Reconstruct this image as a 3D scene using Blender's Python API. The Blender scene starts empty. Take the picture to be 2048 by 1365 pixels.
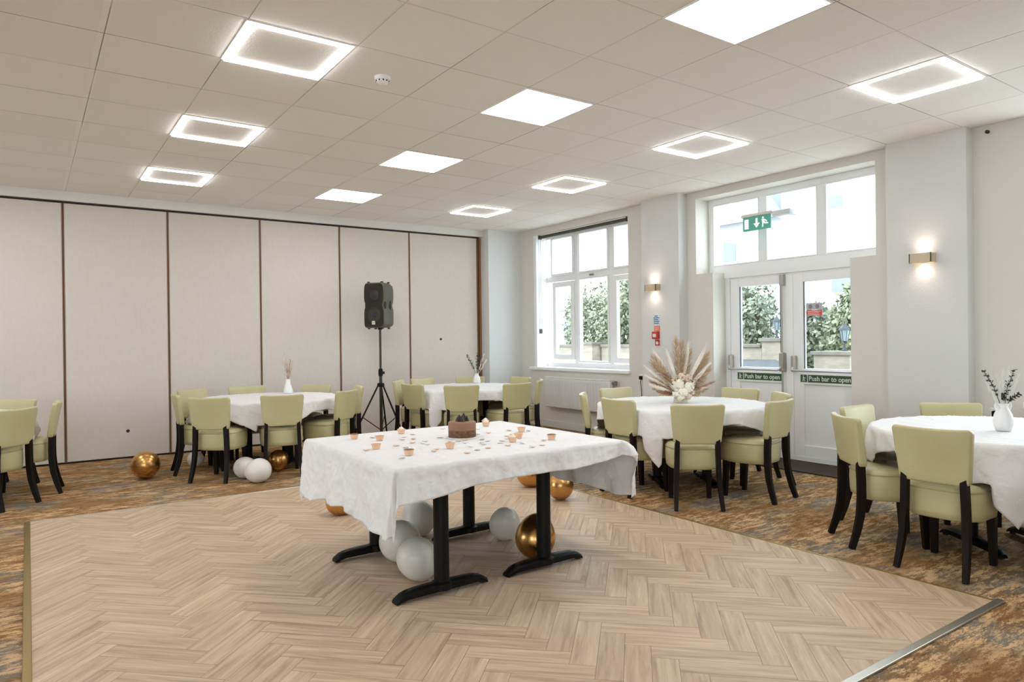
import bpy, bmesh, math, random
from mathutils import Vector, Matrix
import numpy as np
random.seed(7)
S = bpy.context.scene
COL = S.collection
PI = math.pi

# ------------------------------------------------------------------ camera, sky, exposure
YAW, PITCH, ROLL = 0.6096, -0.0021, -0.0128
CAMH = 1.305
def cam_axes():
    f = Vector((math.sin(YAW)*math.cos(PITCH), math.cos(YAW)*math.cos(PITCH), math.sin(PITCH)))
    r = Vector((math.cos(YAW), -math.sin(YAW), 0)); u = r.cross(f)
    c, s = math.cos(ROLL), math.sin(ROLL)
    return f, c*r + s*u, -s*r + c*u
F_, R_, U_ = cam_axes()
cd = bpy.data.cameras.new('camera'); cam = bpy.data.objects.new('camera', cd); COL.objects.link(cam)
cd.sensor_width = 36.0; cd.lens = 1387.3/2048*36.0; cd.clip_start = 0.05; cd.clip_end = 300
M = Matrix((R_, U_, -F_)).transposed().to_4x4(); M.translation = (0, 0, CAMH)
cam.matrix_world = M
S.camera = cam
S.view_settings.view_transform = 'Standard'; S.view_settings.look = 'None'
S.view_settings.gamma = 1.0; S.view_settings.use_curve_mapping = False
S.view_settings.exposure = 1.15
S.cycles.use_denoising = True
S.cycles.max_bounces = 9; S.cycles.diffuse_bounces = 5; S.cycles.transparent_max_bounces = 12
S.cycles.sample_clamp_indirect = 6.0
W = bpy.data.worlds.new('overcast'); S.world = W; W.use_nodes = True
bg = W.node_tree.nodes['Background']; bg.inputs[0].default_value = (0.80, 0.90, 1.0, 1); bg.inputs[1].default_value = 3.5

PANEL_L, FRAME_L = 6.8, 6.6     # radiance of the LED ceiling lights
# ------------------------------------------------------------------ helpers
def lin(c):
    if isinstance(c, str): c = tuple(int(c[i:i+2], 16) for i in (0, 2, 4))
    return tuple(((v/255)/12.92 if v/255 <= .04045 else ((v/255+.055)/1.055)**2.4) for v in c) + (1,)
class NT:
    def __init__(s, m): s.t = m.node_tree; s.n = s.t.nodes; s.l = s.t.links
    def add(s, typ, **kw):
        n = s.n.new(typ)
        for k, v in kw.items():
            if k.startswith('i_'):
                key = k[2:]; key = int(key) if key.isdigit() else key
                n.inputs[key].default_value = v
            else: setattr(n, k, v)
        return n
    def link(s, a, b): s.l.new(a, b)
def mat(name, col, rough=.6, metal=0, emit=None, bump=None, noise=None, spec=.5, sheen=0):
    """noise=(scale, second colour, amount, stretch)  bump=(scale, strength, stretch)"""
    m = bpy.data.materials.new(name); m.use_nodes = True; t = NT(m)
    b = t.n['Principled BSDF']; c = lin(col)
    b.inputs['Base Color'].default_value = c; b.inputs['Roughness'].default_value = rough
    b.inputs['Metallic'].default_value = metal; b.inputs['Specular IOR Level'].default_value = spec
    if sheen: b.inputs['Sheen Weight'].default_value = sheen
    if emit: b.inputs['Emission Color'].default_value = lin(emit[0]); b.inputs['Emission Strength'].default_value = emit[1]
    tc = t.add('ShaderNodeTexCoord')
    def coords(st):
        mp = t.add('ShaderNodeMapping'); mp.inputs['Scale'].default_value = st; t.link(tc.outputs['Object'], mp.inputs['Vector']); return mp.outputs[0]
    if noise:
        sc, c2, amt, st = noise
        n = t.add('ShaderNodeTexNoise', i_Scale=sc, i_Detail=5.0); t.link(coords(st), n.inputs['Vector'])
        r = t.add('ShaderNodeMapRange'); r.inputs[1].default_value = .35; r.inputs[2].default_value = .65; r.inputs[4].default_value = amt
        t.link(n.outputs['Fac'], r.inputs[0])
        mx = t.add('ShaderNodeMix', data_type='RGBA'); mx.inputs['A'].default_value = c; mx.inputs['B'].default_value = lin(c2)
        t.link(r.outputs[0], mx.inputs['Factor']); t.link(mx.outputs['Result'], b.inputs['Base Color'])
    if bump:
        sc, stg, st = bump
        n = t.add('ShaderNodeTexNoise', i_Scale=sc, i_Detail=4.0); t.link(coords(st), n.inputs['Vector'])
        bp = t.add('ShaderNodeBump', i_Strength=stg, i_Distance=.01); t.link(n.outputs['Fac'], bp.inputs['Height']); t.link(bp.outputs[0], b.inputs['Normal'])
    return m
def emit_mat(name, col, st):
    m = bpy.data.materials.new(name); m.use_nodes = True; t = NT(m); t.n.clear()
    e = t.add('ShaderNodeEmission'); e.inputs[0].default_value = lin(col); e.inputs[1].default_value = st
    o = t.add('ShaderNodeOutputMaterial'); t.link(e.outputs[0], o.inputs[0]); return m

def newobj(name, me, m=None, parent=None, loc=None, rz=None):
    o = bpy.data.objects.new(name, me); COL.objects.link(o)
    if m is not None:
        for x in (m if isinstance(m, (list, tuple)) else [m]): me.materials.append(x)
    if parent is not None: o.parent = parent
    if loc is not None: o.location = loc
    if rz is not None: o.rotation_euler = (0, 0, rz)
    return o
def smooth(me, ang=40):
    for p in me.polygons: p.use_smooth = True
    b = bmesh.new(); b.from_mesh(me)
    for e in b.edges:
        if len(e.link_faces) == 2 and e.calc_face_angle(0) > math.radians(ang): e.smooth = False
    b.to_mesh(me); b.free()
class MB:
    """collects shapes into one bmesh"""
    def __init__(s): s.b = bmesh.new(); s.mi = 0
    def _tag(s, n0):
        s.b.faces.ensure_lookup_table()
        for f in s.b.faces[n0:]: f.material_index = s.mi
    def box(s, x0, x1, y0, y1, z0, z1, bev=0, seg=2):
        n0 = len(s.b.faces)
        vs = [s.b.verts.new((x, y, z)) for x in (x0, x1) for y in (y0, y1) for z in (z0, z1)]
        fs = [s.b.faces.new([vs[i] for i in q]) for q in ((0,1,3,2),(4,6,7,5),(0,4,5,1),(2,3,7,6),(0,2,6,4),(1,5,7,3))]
        if bev:
            es = list({e for f in fs for e in f.edges})
            bmesh.ops.bevel(s.b, geom=es, offset=bev, segments=seg, profile=.5, affect='EDGES')
        s._tag(n0); return s
    def quad(s, pts):
        n0 = len(s.b.faces); s.b.faces.new([s.b.verts.new(p) for p in pts]); s._tag(n0); return s
    def lathe(s, prof, c=(0, 0, 0), n=24, axis='z', sx=1, sy=1, cap=True):
        n0 = len(s.b.faces); rings = []
        for r, z in prof:
            ring = []
            for k in range(n):
                a = 2*PI*k/n; p = (r*math.cos(a)*sx, r*math.sin(a)*sy, z)
                if axis == 'x': p = (z, p[0], p[1])
                if axis == 'y': p = (p[0], z, p[1])
                ring.append(s.b.verts.new((p[0]+c[0], p[1]+c[1], p[2]+c[2])))
            rings.append(ring)
        for A, B in zip(rings, rings[1:]):
            for k in range(n): s.b.faces.new((A[k], A[(k+1) % n], B[(k+1) % n], B[k]))
        if cap:
            s.b.faces.new(list(reversed(rings[0]))); s.b.faces.new(rings[-1])
        s._tag(n0); return s
    def tube(s, pts, r, n=8, closed=False, rect=None):
        """sweep; r float or list; rect=(w,h) gives a rectangular section"""
        n0 = len(s.b.faces); pts = [Vector(p) for p in pts]; N = len(pts); rs = r if isinstance(r, (list, tuple)) else [r]*N
        rings = []; up0 = None
        for i, p in enumerate(pts):
            if closed: t = pts[(i+1) % N]-pts[i-1]
            else: t = pts[min(i+1, N-1)]-pts[max(i-1, 0)]
            t.normalize()
            if up0 is None: up0 = Vector((1, 0, 0)) if abs(t.x) < .8 else Vector((0, 1, 0))
            a = (up0-t*up0.dot(t)).normalized(); bb = t.cross(a); up0 = a
            if rect:
                w, hh = rect[0]*rs[i]/2, rect[1]*rs[i]/2
                ring = [s.b.verts.new(p+a*x+bb*y) for x, y in ((w, hh), (-w, hh), (-w, -hh), (w, -hh))]
            else:
                ring = [s.b.verts.new(p+a*(rs[i]*math.cos(2*PI*k/n))+bb*(rs[i]*math.sin(2*PI*k/n))) for k in range(n)]
            rings.append(ring)
        m = len(rings[0]); pairs = list(zip(rings, rings[1:]))+([(rings[-1], rings[0])] if closed else [])
        for A, B in pairs:
            for k in range(m): s.b.faces.new((A[k], A[(k+1) % m], B[(k+1) % m], B[k]))
        if not closed: s.b.faces.new(list(reversed(rings[0]))); s.b.faces.new(rings[-1])
        s._tag(n0); return s
    def prism(s, poly, y0, y1, plane='xz'):
        n0 = len(s.b.faces)
        def P(a, c, d):
            return {'xz': (a, d, c), 'xy': (a, c, d), 'yz': (d, a, c)}[plane]
        A = [s.b.verts.new(P(a, c, y0)) for a, c in poly]; B = [s.b.verts.new(P(a, c, y1)) for a, c in poly]
        s.b.faces.new(A); s.b.faces.new(list(reversed(B))); n = len(poly)
        for k in range(n): s.b.faces.new((A[k], B[k], B[(k+1) % n], A[(k+1) % n]))
        s._tag(n0); return s
    def build(s, name, m=None, parent=None, loc=None, rz=None, sm=None):
        bmesh.ops.recalc_face_normals(s.b, faces=s.b.faces)
        me = bpy.data.meshes.new(name); s.b.to_mesh(me); s.b.free()
        if sm: smooth(me, sm)
        return newobj(name, me, m, parent, loc, rz)
def tag(o, label=None, cat=None, group=None, kind=None):
    for k, v in (('label', label), ('category', cat), ('group', group), ('kind', kind)):
        if v: o[k] = v
    return o
def thing(name, label, cat, loc=(0, 0, 0), rz=0, group=None):
    o = bpy.data.objects.new(name, None); COL.objects.link(o); o.empty_display_size = .1
    o.location = loc; o.rotation_euler = (0, 0, rz); return tag(o, label, cat, group)
def st(o): o['kind'] = 'structure'; return o
def dup(root, loc=None, rz=None, label=None):
    def rec(o, par):
        c = o.copy(); COL.objects.link(c)
        if par is not None: c.parent = par
        for ch in [x for x in bpy.data.objects if x.parent == o]: rec(ch, c)
        return c
    kids = rec(root, None)
    if loc is not None: kids.location = loc
    if rz is not None: kids.rotation_euler = (0, 0, rz)
    if label: kids['label'] = label
    return kids

# ------------------------------------------------------------------ materials
M_ = {}
def ceiling_mat():
    m = mat('ceiling_tile', (236, 228, 216), .9, bump=(90, .25, (1, 1, 1))); t = NT(m); b = t.n['Principled BSDF']
    tc = t.add('ShaderNodeTexCoord'); sp = t.add('ShaderNodeSeparateXYZ'); t.link(tc.outputs['Object'], sp.inputs[0])
    def math_(op, a, bv=None):
        n = t.add('ShaderNodeMath', operation=op)
        for i, v in enumerate((a, bv)):
            if v is None: continue
            if hasattr(v, 'links'): t.link(v, n.inputs[i])
            else: n.inputs[i].default_value = v
        return n.outputs[0]
    def dist(o, off):   # distance to the nearest grid line
        u = math_('DIVIDE', math_('SUBTRACT', o, off), .6); fr = math_('FRACT', math_('ADD', u, 100.5)); return math_('MULTIPLY', math_('SUBTRACT', fr, .5), .6)
    dx, dy = dist(sp.outputs[0], .3486), dist(sp.outputs[1], 4.3254)
    lx = math_('LESS_THAN', math_('ABSOLUTE', math_('ADD', dx, -.010)), .0032); ly = math_('LESS_THAN', math_('ABSOLUTE', math_('ADD', dy, .009)), .0032)  # thin shadow on one side of each T-bar, painted as dark lines
    bar = math_('MAXIMUM', math_('LESS_THAN', math_('ABSOLUTE', dx), .009), math_('LESS_THAN', math_('ABSOLUTE', dy), .009))
    wide = math_('LESS_THAN', math_('ABSOLUTE', math_('SUBTRACT', sp.outputs[0], .3486)), .022)
    dark = math_('MAXIMUM', lx, ly)
    nz = t.add('ShaderNodeTexNoise', i_Scale=1.1, i_Detail=1.0); t.link(tc.outputs['Object'], nz.inputs['Vector'])
    nr = t.add('ShaderNodeMapRange'); nr.inputs[1].default_value = .42; nr.inputs[2].default_value = .62; nr.inputs[3].default_value = .25; nr.inputs[4].default_value = .7
    t.link(nz.outputs['Fac'], nr.inputs[0]); bar_shade = math_('MULTIPLY', dark, nr.outputs[0])
    # slight tone difference from tile to tile
    fl = t.add('ShaderNodeVectorMath', operation='FLOOR'); mp = t.add('ShaderNodeMapping'); mp.inputs['Scale'].default_value = (1/.6, 1/.6, 0)
    mp.inputs['Location'].default_value = (-.3486/.6, -4.3254/.6, 0)
    t.link(tc.outputs['Object'], mp.inputs['Vector']); t.link(mp.outputs[0], fl.inputs[0])
    wn = t.add('ShaderNodeTexWhiteNoise'); t.link(fl.outputs[0], wn.inputs['Vector'])
    def mix(f, a, bb):
        n = t.add('ShaderNodeMix', data_type='RGBA')
        if hasattr(f, 'links'): t.link(f, n.inputs['Factor'])
        else: n.inputs['Factor'].default_value = f
        for k, v in (('A', a), ('B', bb)):
            if hasattr(v, 'links'): t.link(v, n.inputs[k])
            else: n.inputs[k].default_value = lin(v)
        return n.outputs['Result']
    tone = mix(wn.outputs['Value'], (236, 231, 223), (241, 236, 229))
    c = mix(bar, tone, (238, 233, 225)); c = mix(wide, c, (242, 238, 231)); c = mix(bar_shade, c, (92, 80, 68))
    t.link(c, b.inputs['Base Color']); return m
def carpet_mat():
    m = bpy.data.materials.new('carpet'); m.use_nodes = True; t = NT(m); b = t.n['Principled BSDF']
    b.inputs['Roughness'].default_value = .95; b.inputs['Specular IOR Level'].default_value = .1
    tc = t.add('ShaderNodeTexCoord')
    def nz(sc, det, st, loc=(0, 0, 0), rough=.6, dist=0):
        mp = t.add('ShaderNodeMapping'); mp.inputs['Scale'].default_value = st; mp.inputs['Location'].default_value = loc; t.link(tc.outputs['Object'], mp.inputs['Vector'])
        n = t.add('ShaderNodeTexNoise', i_Scale=sc, i_Detail=det, i_Roughness=rough, i_Distortion=dist); t.link(mp.outputs[0], n.inputs['Vector']); return n.outputs['Fac']
    def ramp(f, stops):
        r = t.add('ShaderNodeValToRGB'); t.link(f, r.inputs[0]); e = r.color_ramp.elements
        e[0].position, e[0].color = stops[0][0], stops[0][1]; e[1].position, e[1].color = stops[1][0], stops[1][1]
        for p, c in stops[2:]: x = e.new(p); x.color = c
        return r.outputs[0]
    g = lambda v: (v, v, v, 1)
    base = ramp(nz(1.6, 4, (1, 1.5, 1), rough=.55), [(.40, lin('7a7166')), (.47, lin('7f6648')), (.56, lin('8a663e')), (.66, lin('845a32'))])
    streak = ramp(nz(9, 10, (.6, 2.0, 1), (5, 3, 0), rough=.86), [(.49, g(0)), (.53, g(1))])
    patch = ramp(nz(1.9, 3, (.8, 1.4, 1), (9, 1, 0)), [(.40, g(.25)), (.56, g(1))])
    mu = t.add('ShaderNodeMath', operation='MULTIPLY'); t.link(streak, mu.inputs[0]); t.link(patch, mu.inputs[1])
    m1 = t.add('ShaderNodeMix', data_type='RGBA'); t.link(mu.outputs[0], m1.inputs['Factor']); t.link(base, m1.inputs['A']); m1.inputs['B'].default_value = lin('d2ae80')
    dark = ramp(nz(13, 9, (.6, 2.0, 1), (2, 8, 0), rough=.84), [(.53, g(0)), (.60, g(.75))])
    m2 = t.add('ShaderNodeMix', data_type='RGBA'); t.link(dark, m2.inputs['Factor']); t.link(m1.outputs['Result'], m2.inputs['A']); m2.inputs['B'].default_value = lin('5a4636')
    fine = nz(230, 2, (1, 1, 1)); m3 = t.add('ShaderNodeMix', data_type='RGBA', blend_type='OVERLAY'); m3.inputs['Factor'].default_value = .55
    fr = ramp(fine, [(.3, g(.22)), (.7, g(.78))]); t.link(m2.outputs['Result'], m3.inputs['A']); t.link(fr, m3.inputs['B'])
    t.link(m3.outputs['Result'], b.inputs['Base Color'])
    bp = t.add('ShaderNodeBump', i_Strength=.5, i_Distance=.004); t.link(fine, bp.inputs['Height']); t.link(bp.outputs[0], b.inputs['Normal'])
    return m
def plank_mat():
    m = bpy.data.materials.new('oak_plank'); m.use_nodes = True; t = NT(m); b = t.n['Principled BSDF']
    b.inputs['Roughness'].default_value = .5; b.inputs['Specular IOR Level'].default_value = .35
    uv = t.add('ShaderNodeUVMap', uv_map='UVMap'); at = t.add('ShaderNodeAttribute', attribute_name='tone')
    def nz(sx, sy, sc, det, rough=.6, dist=0):
        mp = t.add('ShaderNodeMapping'); mp.inputs['Scale'].default_value = (sx, sy, 1); t.link(uv.outputs[0], mp.inputs['Vector'])
        n = t.add('ShaderNodeTexNoise', i_Scale=sc, i_Detail=det, i_Roughness=rough, i_Distortion=dist); t.link(mp.outputs[0], n.inputs['Vector']); return n.outputs['Fac']
    r = t.add('ShaderNodeValToRGB'); t.link(nz(1.3, 15, 1.6, 6, .62, .6), r.inputs[0]); e = r.color_ramp.elements
    e[0].position = .30; e[0].color = lin('a48b70'); e[1].position = .66; e[1].color = lin('cfb89c'); x = e.new(.46); x.color = lin('bea489')
    r2 = t.add('ShaderNodeValToRGB'); t.link(nz(2.2, 60, 1.0, 3), r2.inputs[0]); e = r2.color_ramp.elements
    e[0].position = .3; e[0].color = (.38, .38, .38, 1); e[1].position = .7; e[1].color = (.62, .62, .62, 1)
    ov = t.add('ShaderNodeMix', data_type='RGBA', blend_type='OVERLAY'); ov.inputs['Factor'].default_value = .4
    t.link(r.outputs[0], ov.inputs['A']); t.link(r2.outputs[0], ov.inputs['B'])
    mr = t.add('ShaderNodeMapRange'); mr.inputs[3].default_value = .93; mr.inputs[4].default_value = 1.06; t.link(at.outputs['Fac'], mr.inputs[0])
    hs = t.add('ShaderNodeHueSaturation'); t.link(mr.outputs[0], hs.inputs['Value']); t.link(ov.outputs['Result'], hs.inputs['Color'])
    t.link(hs.outputs[0], b.inputs['Base Color']); return m
def glass_mat():
    m = bpy.data.materials.new('clear_glass'); m.use_nodes = True; t = NT(m); t.n.clear()
    a = t.add('ShaderNodeBsdfTransparent'); a.inputs[0].default_value = (.96, .98, .98, 1); g = t.add('ShaderNodeBsdfGlossy'); g.inputs['Roughness'].default_value = .02
    lw = t.add('ShaderNodeLayerWeight', i_Blend=.5); pw = t.add('ShaderNodeMath', operation='POWER'); pw.inputs[1].default_value = 5; t.link(lw.outputs['Facing'], pw.inputs[0]); fr = t.add('ShaderNodeMapRange'); fr.inputs[3].default_value = .03; fr.inputs[4].default_value = .7; t.link(pw.outputs[0], fr.inputs[0]); mx = t.add('ShaderNodeMixShader'); o = t.add('ShaderNodeOutputMaterial')
    t.link(fr.outputs[0], mx.inputs[0]); t.link(a.outputs[0], mx.inputs[1]); t.link(g.outputs[0], mx.inputs[2]); t.link(mx.outputs[0], o.inputs[0]); return m
def cloth_mat():
    m = mat('white_cotton', (227, 225, 223), .9); t = NT(m); b = t.n['Principled BSDF']; tc = t.add('ShaderNodeTexCoord'); prev = None
    for sc, stg, st, dist, loc in ((5.5, 1.2, (1, 1, .6), 1.4, 0), (15, 1.0, (1, 1, 1), 1.0, 3), (60, .25, (1, 1, 1), 0, 7)):
        mp = t.add('ShaderNodeMapping'); mp.inputs['Scale'].default_value = st; mp.inputs['Location'].default_value = (loc, 0, 0); t.link(tc.outputs['Object'], mp.inputs['Vector'])
        n = t.add('ShaderNodeTexNoise', i_Scale=sc, i_Detail=3.0, i_Distortion=dist); n.noise_type = 'RIDGED_MULTIFRACTAL' if sc < 50 else 'FBM'
        t.link(mp.outputs[0], n.inputs['Vector'])
        bp = t.add('ShaderNodeBump', i_Strength=stg*.55, i_Distance=.02 if sc < 10 else .008); t.link(n.outputs['Fac'], bp.inputs['Height'])
        if prev: t.link(prev, bp.inputs['Normal'])
        prev = bp.outputs[0]
    t.link(prev, b.inputs['Normal']); return m
m_ceil = ceiling_mat(); m_carpet = carpet_mat(); m_plank = plank_mat(); m_glass = glass_mat()
m_wall = mat('cream_wall', (221, 217, 208), .85, bump=(60, .12, (1, 1, 1)))
m_pier = mat('white_paint', (219, 219, 217), .8, bump=(70, .1, (1, 1, 1)))
m_part = mat('partition_fabric', (216, 207, 196), .8, bump=(140, .3, (1, 1, .35)), noise=(30, (211, 201, 189), .5, (1, 1, .4)))
m_white = mat('white_upvc', (243, 243, 243), .4)
m_header = mat('header_paint', (226, 224, 218), .7)
m_brown = mat('brown_edge', (138, 98, 66), .45)
m_dark = mat('dark_gap', (30, 22, 16), .6)
m_cloth = cloth_mat()
m_green = mat('sage_leather', (192, 184, 140), .42, bump=(160, .12, (1, 1, 1)), noise=(5, (184, 174, 130), .6, (1, 1, 1)))
m_pipe = mat('sage_piping', (172, 162, 120), .45)
m_leg = mat('espresso_wood', (20, 12, 9), .55, noise=(6, (13, 8, 6), .6, (1, 1, .2)), spec=.2)
m_black = mat('black_iron', (7, 6, 5), .5, bump=(120, .15, (1, 1, 1)), spec=.25)
m_tabletop = mat('dark_wood_top', (62, 42, 30), .4, noise=(5, (44, 30, 22), .8, (1, 6, 1)))
m_led = emit_mat('led_diffuser', (246, 249, 255), PANEL_L); m_ring = emit_mat('led_ring', (244, 249, 255), FRAME_L)
m_brass = mat('brass_strip', (166, 144, 92), .35, metal=.85)
m_alu = mat('silver_strip', (196, 190, 178), .32, metal=.9)
m_gold = mat('gold_chrome', (206, 158, 96), .27, metal=1.0)
m_ballw = mat('white_latex', (224, 219, 209), .32, spec=.5)
m_metalg = mat('grey_metal', (150, 148, 144), .4, metal=.6)

# ------------------------------------------------------------------ room shell
H = CAMH + 1.6814            # ceiling height
XW, YF, XL, YN = 6.37, 9.03, -4.6, -4.2
XO = 6.80                    # outer face of the window wall
b = MB(); b.quad([(XL, YN, 0), (XW+.5, YN, 0), (XW+.5, YF+.4, 0), (XL, YF+.4, 0)]); floor = st(b.build('floor', m_carpet))
b = MB(); b.box(XL-.2, XO, YN-.2, YF+.5, H, H+.2); ceil = st(b.build('ceiling', m_ceil))
ADDED_LW = [(-3.0, -.6), (4.4, 6.8)]; ADDED_NW = [(-3.6, -1.2)]   # unseen windows, added to let more daylight into the room
def banded(x_or_y, spans, lo, hi, name, vert):
    b = MB(); e = lo
    def seg(a, c, z0, z1):
        if vert: b.box(XL-.2, XL, a, c, z0, z1)
        else: b.box(a, c, YN-.2, YN, z0, z1)
    for a, c in spans: seg(e, a, 0, H); seg(a, c, 0, .5); seg(a, c, 2.85, H); e = c
    seg(e, hi, 0, H); st(b.build(name, m_wall))
banded(0, ADDED_LW, YN-.2, YF+.5, 'wall_left', True); banded(0, ADDED_NW, XL, XO, 'wall_near', False)
b = MB(); b.box(XL, XO, YF+.12, YF+.3, 0, H); b.box(5.735, 5.90, YF, YF+.12, 0, H); st(b.build('wall_far', m_pier))
# right wall: boxes around the openings (y ranges, near -> far)
b = MB()
W3 = (-.3, 2.13, .76, H-.08)    # near window (only its far reveal shows)
DU = (3.29, 5.37, 2.035, 2.905) # transom light
DL = (3.535, 5.135)             # door opening
W1 = (6.48, 8.52, .865, 2.885)  # far window
def wallseg(y0, y1, z0, z1): b.box(XW, XO, y0, y1, z0, z1)
wallseg(YN, W3[0], 0, H); wallseg(W3[0], W3[1], 0, W3[2]); wallseg(W3[0], W3[1], W3[3], H)
wallseg(W3[1], DU[0], 0, H)
wallseg(DU[0], DL[0], 0, DU[2]); wallseg(DL[1], DU[1], 0, DU[2]); wallseg(DU[0], DU[1], DU[3], H)
wallseg(DU[1], W1[0], 0, H); wallseg(W1[0], W1[1], 0, W1[2]); wallseg(W1[0], W1[1], W1[3], H); wallseg(W1[1], YF+.3, 0, H)
st(b.build('wall_right', m_wall))
b = MB(); b.box(6.22, XW, 5.50, 6.10, 0, H); st(b.build('trim_1', m_pier))     # pillar beside the fire notices
b = MB(); b.box(6.24, XW, 2.49, 3.13, 0, H); st(b.build('trim_2', m_pier))     # pillar right of the doors
b = MB(); b.box(5.755, XW, 8.84, YF+.12, 0, H); st(b.build('trim_3', m_pier))  # corner pier
b = MB(); b.box(XL, 5.755, 8.985, YF+.12, 2.885, H); st(b.build('trim_4', m_header))  # header over the partition
b = MB(); b.box(XW-.012, XW, 2.13, 2.49, 0, .1); b.box(XW-.012, XW, 6.10, 8.84, 0, .1); b.box(XW-.012, XW, 5.135, 5.50, 0, .1); b.box(XW-.012, XW, 3.13, 3.535, 0, .1)
st(b.build('baseboard_right', m_wall))

# herringbone dance floor --------------------------------------------------------------
def dance_floor():
    x0, x1, y0, y1, zt = 0.0, 3.82, 1.43, 6.205, .006
    w, L = .108, .432; s = 1/math.sqrt(2)
    bm = bmesh.new(); uvl = bm.loops.layers.uv.new('UVMap'); tl = bm.faces.layers.float.new('tone')
    def plank(u0, u1, v0, v1, horiz):
        g = .0009; u0 += g; u1 -= g; v0 += g; v1 -= g
        c = ((u0+u1)/2, (v0+v1)/2); X, Y = (c[0]-c[1])*s, (c[0]+c[1])*s+ORG
        if not (x0-.4 < X < x1+.4 and y0-.4 < Y < y1+.4): return
        P = [(u0, v0), (u1, v0), (u1, v1), (u0, v1)]
        vs = [bm.verts.new(((u-v)*s, (u+v)*s+ORG, zt)) for u, v in P]
        f = bm.faces.new(vs); f[tl] = random.random(); ru, rv = random.random()*40, random.random()*40
        for lp, (u, v) in zip(f.loops, P):
            a, c2 = (u-u0, v-v0) if horiz else (v-v0, u-u0)
            lp[uvl].uv = (a+ru, c2+rv)
    ORG = 1.0
    for j in range(-12, 13):
        for k in range(-60, 110):
            ou, ov = k*w+j*L, k*w-j*L
            plank(ou, ou+L, ov, ov+w, True); plank(ou, ou+w, ov+w, ov+w+L, False)
    for co, no in (((x0, 0, 0), (-1, 0, 0)), ((x1, 0, 0), (1, 0, 0)), ((0, y0, 0), (0, -1, 0)), ((0, y1, 0), (0, 1, 0))):
        bmesh.ops.bisect_plane(bm, geom=bm.verts[:]+bm.edges[:]+bm.faces[:], plane_co=co, plane_no=no, clear_outer=True)
    me = bpy.data.meshes.new('floor'); bm.to_mesh(me); bm.free()
    o = newobj('floor', me, m_plank); st(o)
    bb = MB(); bb.box(x0, x1, y0, y1, .0005, .0052); o2 = bb.build('floor', mat('plank_joint', (120, 98, 78), .7)); st(o2)
    # edging strips
    q = MB(); q.box(-.034, .0, 1.40, 6.235, .0008, .011, .003); st(q.build('trim_5', m_brass))
    q = MB(); q.box(.0, 3.82, 6.205, 6.222, .0008, .010, .003); st(q.build('trim_6', m_alu))
    q = MB(); q.box(3.82, 3.836, 1.43, 6.222, .0008, .010, .003); st(q.build('trim_7', m_brass))
    q = MB(); q.box(.0, 3.87, 1.392, 1.43, .0008, .011, .003); st(q.build('trim_8', m_alu))
dance_floor()

# folding partition --------------------------------------------------------------------
part = thing('folding_partition', 'cream folding partition wall of tall panels with thin brown edges', 'partition', (0, YF, 0))
seams = [-3.84, -2.79, -1.75, -.71, .33, 1.37, 2.43, 3.475, 4.52, 5.67]
for i in range(len(seams)-1):
    a, c = seams[i], seams[i+1]
    b = MB(); b.box(a+.011, c-.011, 0, .07, .022, 2.862, .003); p = b.build('panel', m_part, part)
    if i in (4, 8):
        kx, kz = ((.93, .315) if i == 4 else (5.02, 1.325))
        b = MB(); b.lathe([(.018, -.004), (.018, .002)], (kx, 0, kz), 14, axis='y'); b.build('keyhole', m_dark, p)
    b = MB(); b.box(c-.010, c-.003, -.006, .075, .015, 2.862); b.box(c+.003, c+.010, -.006, .075, .015, 2.862); b.build('edge_strip', m_brown, part)
    b = MB(); b.box(c-.003, c+.003, .004, .075, .015, 2.862); b.build('seal', m_dark, part)
b = MB(); b.box(XL, 5.70, .0, .09, 2.862, 2.886); b.box(XL, 5.70, .012, .08, .0, .022); b.build('track', m_dark, part)
b = MB(); b.box(5.698, 5.735, -.012, .09, 0, 2.87); b.build('end_jamb', m_brown, part)

# windows and doors --------------------------------------------------------------------
XF = 6.57
def frame_box(b, y0, y1, z0, z1, t, d0, d1):
    """picture frame in the yz plane, member width t"""
    b.box(d0, d1, y0, y0+t, z0, z1, .004, 1); b.box(d0, d1, y1-t, y1, z0, z1, .004, 1)
    b.box(d0, d1, y0+t, y1-t, z0, z0+t, .004, 1); b.box(d0, d1, y0+t, y1-t, z1-t, z1, .004, 1)
win = st(thing('window_1', None, None)); 
b = MB(); frame_box(b, 6.40, 8.52, .88, 2.90, .07, XF, XF+.07)
for y in (7.72, 6.98): b.box(XF+.004, XF+.066, y, y+.075, .94, 2.84)
b.box(XF+.006, XF+.064, 6.47, 8.45, 2.17, 2.25)
b.build('window_frame', m_white, win)
for (y0, y1, z0, z1, t) in ((7.80, 8.30+.04, 2.25, 2.85, .04), (7.06, 7.70, 2.25, 2.85, .03), (6.5, 6.97, 2.25, 2.85, .03), (7.80, 8.30, 1.0, 2.16, .075), (7.06, 7.70, .96, 2.19, .03), (6.47, 6.97, .97, 2.16, .07)):
    b = MB(); frame_box(b, y0, y1, z0, z1, t, XF-.012, XF+.05); s_ = b.build('sash', m_white, win)
    b = MB(); b.box(XF+.015, XF+.021, y0+t, y1-t, z0+t, z1-t); b.build('pane', m_glass, s_)
b = MB(); b.box(XF-.03, XF-.012, 7.36, 7.44, 2.20, 2.225, .004); b.build('window_latch', m_metalg, win)
b = MB(); b.box(6.325, XF+.01, 6.45, 8.60, .84, .885, .008); b.build('window_sill', m_white, win)
b = MB(); b.box(XW+.001, XF+.02, 8.455, 8.519, .885, 2.885); b.build('reveal', m_white, win)
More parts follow.
